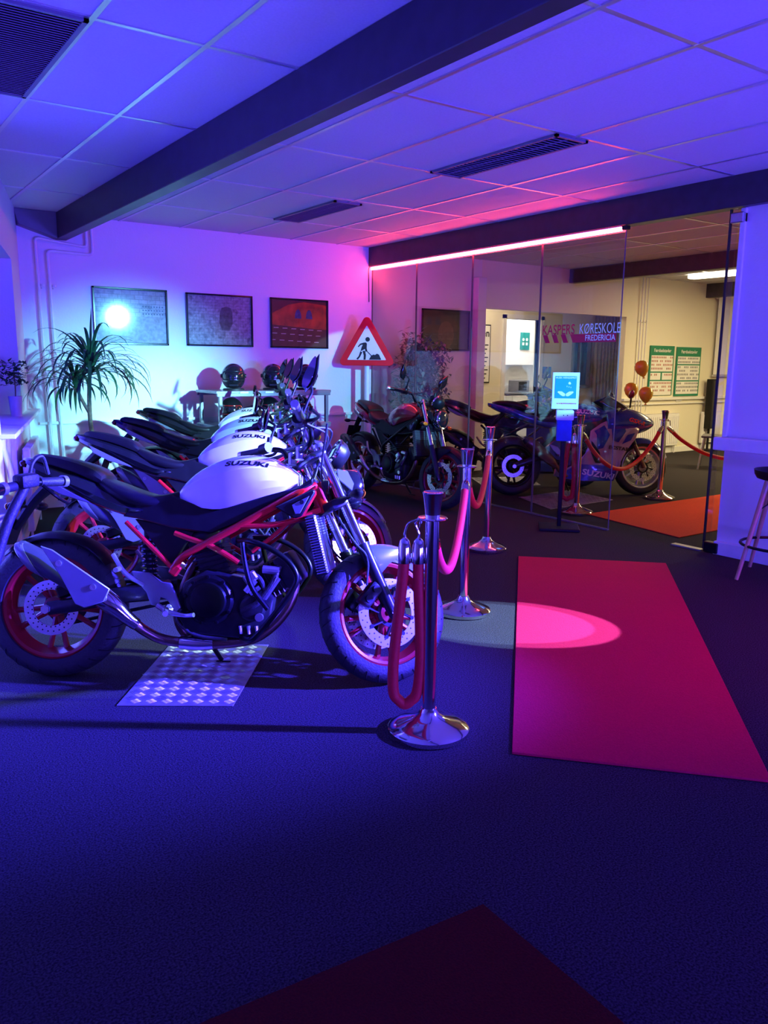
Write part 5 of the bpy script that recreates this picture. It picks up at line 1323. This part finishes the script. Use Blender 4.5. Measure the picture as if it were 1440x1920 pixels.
MB().box(tuple(sc_(0.60, 3.13, 0.965)), (0.08, 0.06, 0.05), rot=(0, 0, R(30)), bev=0.012, seg=2).build('display_unit', 'rubber', sk_)
MB().lathe([(0.085, -0.02), (0.10, -0.012), (0.10, 0.012), (0.085, 0.02), (0.03, 0.012), (0.03, -0.012)], 28, Matrix.Translation((-0.03, -0.02, 0.101)) @ RY, 0, True).build('wheel', 'rubber', sk_)
MB().box((-0.50, -0.05, 0.10), (0.85, 0.14, 0.05), bev=0.015, seg=2).build('deck', 'black', sk_)

# ------------------------------------------------------------------ plants
def strap_leaf(mb, base, az, el, ln_, w, droop, tw=0.0):
    n = 9; P = []; d = Vector((math.cos(az) * math.cos(el), math.sin(az) * math.cos(el), math.sin(el))); p = Vector(base)
    e = el
    V = []; F = []
    for i in range(n + 1):
        t = i / n
        side = Vector((-math.sin(az + tw), math.cos(az + tw), 0)); up = Vector((-math.cos(az) * math.sin(e), -math.sin(az) * math.sin(e), math.cos(e)))
        ww = w * (0.55 + 1.2 * t) * (1 - t ** 2.2) if t < 1 else 0.0005
        ww = max(ww, 0.0006)
        V += [p + side * ww, p + up * (-0.25 * ww), p - side * ww]
        p = p + Vector((math.cos(az) * math.cos(e), math.sin(az) * math.cos(e), math.sin(e))) * (ln_ / n); e -= droop / n * (0.4 + 1.4 * t)
    for i in range(n):
        for k in range(2): F.append((i * 3 + k, i * 3 + k + 1, (i + 1) * 3 + k + 1, (i + 1) * 3 + k))
    mb.add(V, F)
dr = thing('dragon_tree', 'tall potted dragon tree with drooping green strap leaves in the left corner', 'plant', (1.95, 7.15, 0))
MB().lathe([(0.001, 0.0), (0.13, 0.0), (0.16, 0.28), (0.165, 0.30), (0.15, 0.30), (0.145, 0.27), (0.001, 0.27)], 28).build('pot', 'pot', dr)
MB().lathe([(0.001, 0.262), (0.144, 0.27), (0.144, 0.274), (0.001, 0.276)], 20).build('soil', 'soil', dr)
MB().tube([(0.02, 0, 0.25), (0.0, 0, 0.6), (-0.03, 0, 0.9), (-0.02, 0.0, 1.20), (0.0, 0, 1.38)], [0.024, 0.021, 0.019, 0.018, 0.012], 12, 6).build('trunk', 'bark', dr)
MB().tube([(-0.03, 0, 0.95), (-0.09, 0.02, 1.08), (-0.13, 0.02, 1.20)], [0.016, 0.014, 0.011], 10, 5).build('side_branch', 'bark', dr)
m_ = MB(); rnd = random.Random(5)
for top, cnt, sc in (((0.0, 0, 1.38), 74, 1.0), ((-0.13, 0.02, 1.24), 48, 0.85)):
    for i in range(cnt):
        strap_leaf(m_, (top[0], top[1], top[2] - 0.10 * rnd.random()), rnd.uniform(0, 2 * PI), rnd.uniform(0.1, 1.25), sc * rnd.uniform(0.45, 0.72), 0.0155, rnd.uniform(1.5, 3.0))
for az, l_ in ((0.5, 0.46), (2.4, 0.30)): strap_leaf(m_, (0.0, 0, 1.38), az, 1.50, l_, 0.016, 0.05)
m_.build('foliage', 'leaf', dr, 60)
# small plant on the sill
sp_ = thing('small_potted_plant', 'small dark green plant in a tall pale pot on the window sill', 'plant', tuple(lmx @ Vector((1.72, 0.02, 0.955))))
MB().lathe([(0.001, 0.0), (0.042, 0.0), (0.055, 0.16), (0.050, 0.16), (0.047, 0.13), (0.001, 0.13)], 20).build('pot', 'pot', sp_)
MB().tube([(0, 0, 0.12), (0.005, 0, 0.24), (0.0, 0.01, 0.34)], 0.005, 6, 4).build('stem', 'bark', sp_)
def leaf_quad(mb, c, az, el, L_, W_):
    d = Vector((math.cos(az) * math.cos(el), math.sin(az) * math.cos(el), math.sin(el))); s = Vector((-math.sin(az), math.cos(az), 0)); u = s.cross(d) * -1
    c = Vector(c)
    V = [c, c + d * L_ * 0.35 + s * W_ + u * W_ * 0.3, c + d * L_ * 0.45, c + d * L_ * 0.35 - s * W_ + u * W_ * 0.3, c + d * L_]
    mb.add(V, [(0, 1, 2), (0, 2, 3), (1, 4, 2), (2, 4, 3)])
m_ = MB()
for i in range(150):
    a = rnd.uniform(0, 2 * PI); r_ = 0.09 * rnd.random() ** .5; z = 0.34 + rnd.uniform(-0.10, 0.09)
    leaf_quad(m_, (r_ * math.cos(a), r_ * math.sin(a), z), rnd.uniform(0, 2 * PI), rnd.uniform(-0.5, 0.9), 0.055, 0.015)
m_.build('foliage', 'leaf', sp_, 60)
fi = thing('ficus_tree', 'bushy leafy indoor tree behind the glass next to the roadworks sign', 'plant', (5.97, 7.75, 0))
MB().lathe([(0.001, 0.0), (0.15, 0.0), (0.18, 0.32), (0.165, 0.32), (0.16, 0.28), (0.001, 0.28)], 24).build('pot', 'grey_plastic', fi)
m_ = MB(); m_.tube([(0, 0, 0.25), (0.02, 0, 0.7), (-0.02, 0.0, 1.2), (0.0, 0, 1.5)], [0.016, 0.013, 0.010, 0.006], 8, 5)
br = []
for i in range(26):
    z0 = 0.55 + i * 0.035; a = i * 2.4; l_ = 0.30 if z0 < 1.3 else 0.2
    e_ = Vector((l_ * math.cos(a), l_ * math.sin(a) * 0.5, z0 + 0.22)); m_.tube([(0, 0, z0), (e_.x * .5, e_.y * .5, z0 + 0.14), tuple(e_)], [0.006, 0.004, 0.002], 5, 3); br.append((Vector((0, 0, z0)), e_))
m_.build('trunk', 'bark', fi)
m_ = MB()
for i in range(2600):
    a, b = rnd.choice(br); c = a.lerp(b, rnd.uniform(0.3, 1.15)) + Vector((max(-0.12, min(0.2, rnd.gauss(0, 0.07))), max(-0.1, min(0.06, rnd.gauss(0, 0.045))), rnd.gauss(0, 0.08)))
    leaf_quad(m_, c, rnd.uniform(0, 2 * PI), rnd.uniform(-1.2, 0.7), 0.085, 0.020)
m_.build('foliage', 'leaf2', fi, 60)

# ------------------------------------------------------------------ things of the far room
def cal(x0, x1, z0, z1, lab, rows):
    t = thing('wall_calendar', lab, 'planner board', ((x0 + x1) / 2, YB - 0.012, (z0 + z1) / 2), group='green planner boards')
    w2, h2 = (x1 - x0) / 2, (z1 - z0) / 2
    MB().box((0, 0, 0), (2 * w2, 0.02, 2 * h2), bev=0.002).build('board', 'green', t)
    V, F = textV('Færdselstavler', 0.075, bold=0.001); MB().add(V, F, 0, basis((0, -0.0115, h2 - 0.075), (1, 0, 0), (0, -1, 0))).build('heading', 'sign_white', t)
    p_ = MB(); d_ = MB(); rd = random.Random(3)
    z = h2 - 0.15
    for hh, split in rows:
        cols = ((-w2 + 0.03, w2 - 0.03),) if not split else ((-w2 + 0.03, -0.02), (0.02, w2 - 0.03))
        for a, b in cols:
            p_.box(((a + b) / 2, -0.0115, z - hh / 2), (b - a, 0.003, hh))
            n_ = int((b - a) / 0.042); m__ = max(1, int(hh / 0.06))
            for i in range(n_):
                for j in range(m__):
                    if rd.random() < 0.86: d_.box((a + 0.025 + i * 0.042, -0.0135, z - 0.03 - j * 0.058), (0.026, 0.001, 0.030))
        z -= hh + 0.02
    p_.build('sheet', 'paper', t); d_.build('sign_icons', mat('icon_' + lab[:4], (0.45, 0.20, 0.18) if rows[1][1] else (0.25, 0.25, 0.28), 0.5, noise=0.4, nscale=40), t)
cal(10.72, 11.33, 0.935, 1.71, 'green traffic sign chart with red signs, left one of the pair on the cream wall', [(0.25, 0), (0.11, 1), (0.22, 0)])
cal(11.40, 12.05, 0.915, 1.70, 'green traffic sign chart with grey signs, right one of the pair on the cream wall', [(0.12, 0), (0.24, 0), (0.20, 0)])
sc = thing('projection_screen', 'white projection screen half hidden by the glass edge', 'screen', (12.9, YB - 0.06, 0))
MB().box((0, 0, 1.88), (1.05, 0.01, 1.26)).build('cloth', 'sign_white', sc)
MB().box((0, -0.004, 1.245), (1.09, 0.03, 0.04), bev=0.005).build('bottom_bar', 'alu', sc)
MB().box((0, 0.0, 2.53), (1.15, 0.07, 0.07), bev=0.01).build('case', 'white', sc)
sk = thing('loudspeaker_column', 'slim black loudspeaker column against the cream wall', 'loudspeaker', (12.25, YB - 0.14, 0))
MB().box((0, 0, 0.78), (0.15, 0.12, 0.82), bev=0.01).build('cabinet', 'black', sk)
MB().cyl((0, 0, 0.02), (0, 0, 0.38), 0.02, 10).build('pole', 'black', sk)
MB().lathe([(0.001, 0), (0.14, 0), (0.14, 0.02), (0.001, 0.025)], 20).build('base', 'black', sk)
MB().box((0, -0.062, 0.78), (0.12, 0.006, 0.76)).build('grille', 'satin', sk)
MB().box((11.55, YB - 0.01, 0.845), (0.16, 0.02, 0.035), bev=0.004).build('wall_socket', 'white')
o = bpy.data.objects['wall_socket']; tag(o, 'small white wall socket below the green charts', 'socket')
ch = thing('shell_chair', 'grey plastic shell chair seen through the glass beside the right-hand wall', 'chair', (10.15, 6.42, 0), (0, 0, R(-150)))
m_ = MB(); m_.box((0, 0, 0.45), (0.42, 0.42, 0.03), bev=0.012, seg=2); m_.build('seat', 'grey_plastic', ch)
V = []; F = []
for j in range(8):
    for i in range(9):
        u = -1 + 2 * i / 8; v = j / 7; w_ = 0.21 * (1 - 0.15 * v ** 3)
        V.append(Vector((u * w_, 0.20 + 0.10 * v - 0.05 * u * u, 0.46 + 0.40 * v - 0.05 * u * u * v * v)))
for j in range(7):
    for i in range(8): F.append((j * 9 + i, j * 9 + i + 1, (j + 1) * 9 + i + 1, (j + 1) * 9 + i))
o = MB().add(V, F).build('backrest', 'grey_plastic', ch, 60); md = o.modifiers.new('t', 'SOLIDIFY'); md.thickness = 0.012
for sx in (-1, 1):
    for sy in (-1, 1): MB().cyl((sx * 0.22, sy * 0.22, 0), (sx * 0.17, sy * 0.17, 0.44), 0.011, 8).build('leg', 'alu', ch)
MB().box((0, 0, 0), (1.4, 0.16, 0.05), bev=0.01).build('neon_lamp', 'light_tube')
o = bpy.data.objects['neon_lamp']; o.location = (10.75, 6.75, H - 0.035); o.rotation_euler = (0, 0, R(-88)); tag(o, 'bright strip lamp on the ceiling of the far room', 'ceiling lamp')
ba = [((7.62, 5.83, 1.373), 'golden balloon floating highest above the sports bike'), ((7.60, 5.94, 1.125), 'golden balloon at the lower left of the bunch'), ((7.62, 5.75, 1.085), 'golden balloon at the lower right of the bunch')]
b0 = None
for (x, y, z), lab in ba:
    if b0 is None:
        b0 = t = thing('balloon', lab, 'balloon')
        MB().lathe([(0.001, -0.105), (0.012, -0.10), (0.03, -0.085), (0.062, -0.045), (0.078, 0.0), (0.076, 0.03), (0.060, 0.062), (0.035, 0.078), (0.001, 0.085)], 28).build('body', 'yellow', t, 80)
        MB().lathe([(0.006, -0.104), (0.016, -0.118), (0.010, -0.120), (0.003, -0.106)], 12).build('knot', 'yellow', t)
        MB().tube([(0, 0, -0.118), (0.004, 0, -0.16), (-0.004, 0.004, -0.20)], 0.0015, 5, 3).build('string', 'white', t)
    else: t = copy_tree(b0)
    t.location = (x, y, z); t.rotation_euler = (R(rnd.uniform(-14, 14)), R(rnd.uniform(-14, 14)), 0); t['label'] = lab; t['group'] = 'golden balloons'
# recess: poster, picture, notice, kitchen, curtain
t = thing('framed_poster', 'framed white poster with black writing on the recess wall', 'poster', (8.72, 9.79, 1.56))
MB().box((0, 0, 0), (0.44, 0.02, 0.92), bev=0.003).build('frame', 'ink', t)
MB().box((0, -0.011, 0), (0.40, 0.003, 0.88)).build('sheet', 'paper', t)
V, F = textV('ren', 0.16, bold=0.004); m_ = MB().add(V, F, 0, basis((0.08, -0.0135, 0.32), (1, 0, 0), (0, -1, 0)))
for i in range(9): m_.box((0.06, -0.0135, 0.14 - i * 0.065), (0.22 - 0.05 * (i % 3), 0.001, 0.018))
m_.build('writing', 'ink', t)
t = thing('notice', 'teal notice with white symbols hanging in the kitchen', 'notice', (9.85, 11.39, 1.78))
MB().box((0, 0, 0), (0.24, 0.008, 0.32)).build('sheet', mat('teal_notice', (0.0, 0.22, 0.20), 0.5, noise=0.05), t)
m_ = MB()
for x in (-0.045, 0.045): m_.lathe([(0.028, 0), (0.028, 0.002), (0.001, 0.002)], 12, Matrix.Translation((x, -0.006, 0.03)) @ Matrix.Rotation(PI / 2, 4, 'X')); m_.box((x, -0.006, -0.05), (0.05, 0.002, 0.05))
m_.build('symbols', 'paper', t)
t = thing('notice', 'small blue hand washing notice left of the sanitiser sign', 'notice', (10.24, 9.792, 1.27))
MB().box((0, 0, 0), (0.24, 0.008, 0.19)).build('sheet', 'blue_cloth', t)
m_ = MB().prism([(-0.08, -0.02), (-0.03, -0.05), (0.03, -0.05), (0.08, -0.02), (0.04, -0.07), (-0.04, -0.07)], -0.007, -0.004); m_.build('hands', 'paper', t)
kc = thing('kitchen_counter', 'white kitchen cupboard with worktop behind the lit doorway', 'cupboard', (11.0, 11.1, 0))
MB().box((0, 0.0, 0.42), (1.40, 0.56, 0.84), bev=0.004).build('body', 'white', kc)
MB().box((0, -0.01, 0.875), (1.41, 0.60, 0.035), bev=0.004).build('worktop', 'grey_plastic', kc)
m_ = MB(); m_.box((-0.27, -0.29, 0.45), (0.50, 0.02, 0.74), bev=0.003); m_.build('door', 'sign_white', kc); m_ = MB(); m_.box((0.27, -0.29, 0.45), (0.50, 0.02, 0.74), bev=0.003); m_.build('door', 'sign_white', kc)
m_ = MB(); m_.box((0.05, -0.31, 0.74), (0.16, 0.012, 0.03)); m_.build('handle', 'satin', kc)
wc = thing('wall_cupboard', 'white kitchen wall cupboard hanging behind the lit doorway', 'cupboard', (11.0, 11.25, 1.38))
MB().box((0, -0.0, 0.32), (1.40, 0.26, 0.62), bev=0.003).build('body', 'sign_white', wc)
o = bpy.data.objects['notice']; o.location = (11.02, 11.11, 1.83)
mw = thing('small_oven', 'small grey oven standing on the kitchen worktop', 'oven', (10.78, 10.98, 0.893))
MB().box((0, 0, 0.11), (0.30, 0.26, 0.22), bev=0.01).build('body', 'grey_plastic', mw); MB().box((-0.03, -0.132, 0.11), (0.20, 0.006, 0.16)).build('door', 'black', mw)
rb = thing('red_bottle', 'red bottle on the kitchen worktop next to the oven', 'bottle', (11.30, 10.98, 0.893))
MB().lathe([(0.001, 0), (0.045, 0), (0.045, 0.19), (0.03, 0.23), (0.014, 0.25), (0.014, 0.30), (0.001, 0.30)], 16).build('body', 'lamp_red', rb)
cl_ = thing('kitchen_lamp', 'bright square lamp on the kitchen ceiling', 'ceiling lamp', (10.6, 10.7, H - 0.03))
MB().box((0, 0, 0), (0.8, 0.6, 0.04), bev=0.01).build('diffuser', 'kitchen_light', cl_)
cu_ = thing('curtain', 'grey curtain hanging right of the dark window in the recess', 'curtain', (11.75, 9.74, 0))
V = []; F = []
n = 60
for i in range(n + 1):
    x = -0.38 + 0.76 * i / n; y = 0.022 * math.sin(i * 0.9)
    V += [Vector((x, y, 0.05)), Vector((x, y * 0.7, 2.35))]
for i in range(n): F.append((2 * i, 2 * i + 2, 2 * i + 3, 2 * i + 1))
o = MB().add(V, F).build('cloth', 'curtain', cu_, 60); md = o.modifiers.new('t', 'SOLIDIFY'); md.thickness = 0.003
MB().cyl((-0.42, 0, 2.37), (0.42, 0, 2.37), 0.012, 10).build('rail', 'alu', cu_)
sl = MB()
for p, r_ in (((11.13, 9.95, 1.76), 0.035), ((10.98, 9.96, 1.60), 0.012), ((11.2, 9.96, 1.35), 0.02), ((10.97, 9.96, 1.25), 0.012)): sl.sphere(p, r_, 10, 6)
# display board with a pointed top and a bag strap, behind the bikes
db = thing('display_board', 'blue pointed display board with a black strap behind the sports bike seat', 'display board', (7.72, 7.35, 0), (0, 0, R(-40)))
MB().prism([(-0.24, 0.02), (0.26, 0.02), (0.26, 0.89), (0.10, 1.06), (-0.03, 1.13), (-0.24, 0.99)], -0.02, 0.02, 0.004).build('panel', 'blue_cloth', db)
MB().tube([(-0.17, -0.03, 0.91), (-0.16, -0.04, 1.0), (-0.05, -0.04, 1.04), (0.03, -0.04, 0.98), (-0.02, -0.04, 0.93), (-0.13, -0.04, 0.91)], 0.014, 8, 5, True).build('strap', 'black', db)
MB().box((0, 0.12, 0.012), (0.44, 0.30, 0.024), bev=0.004).build('foot', 'black', db)
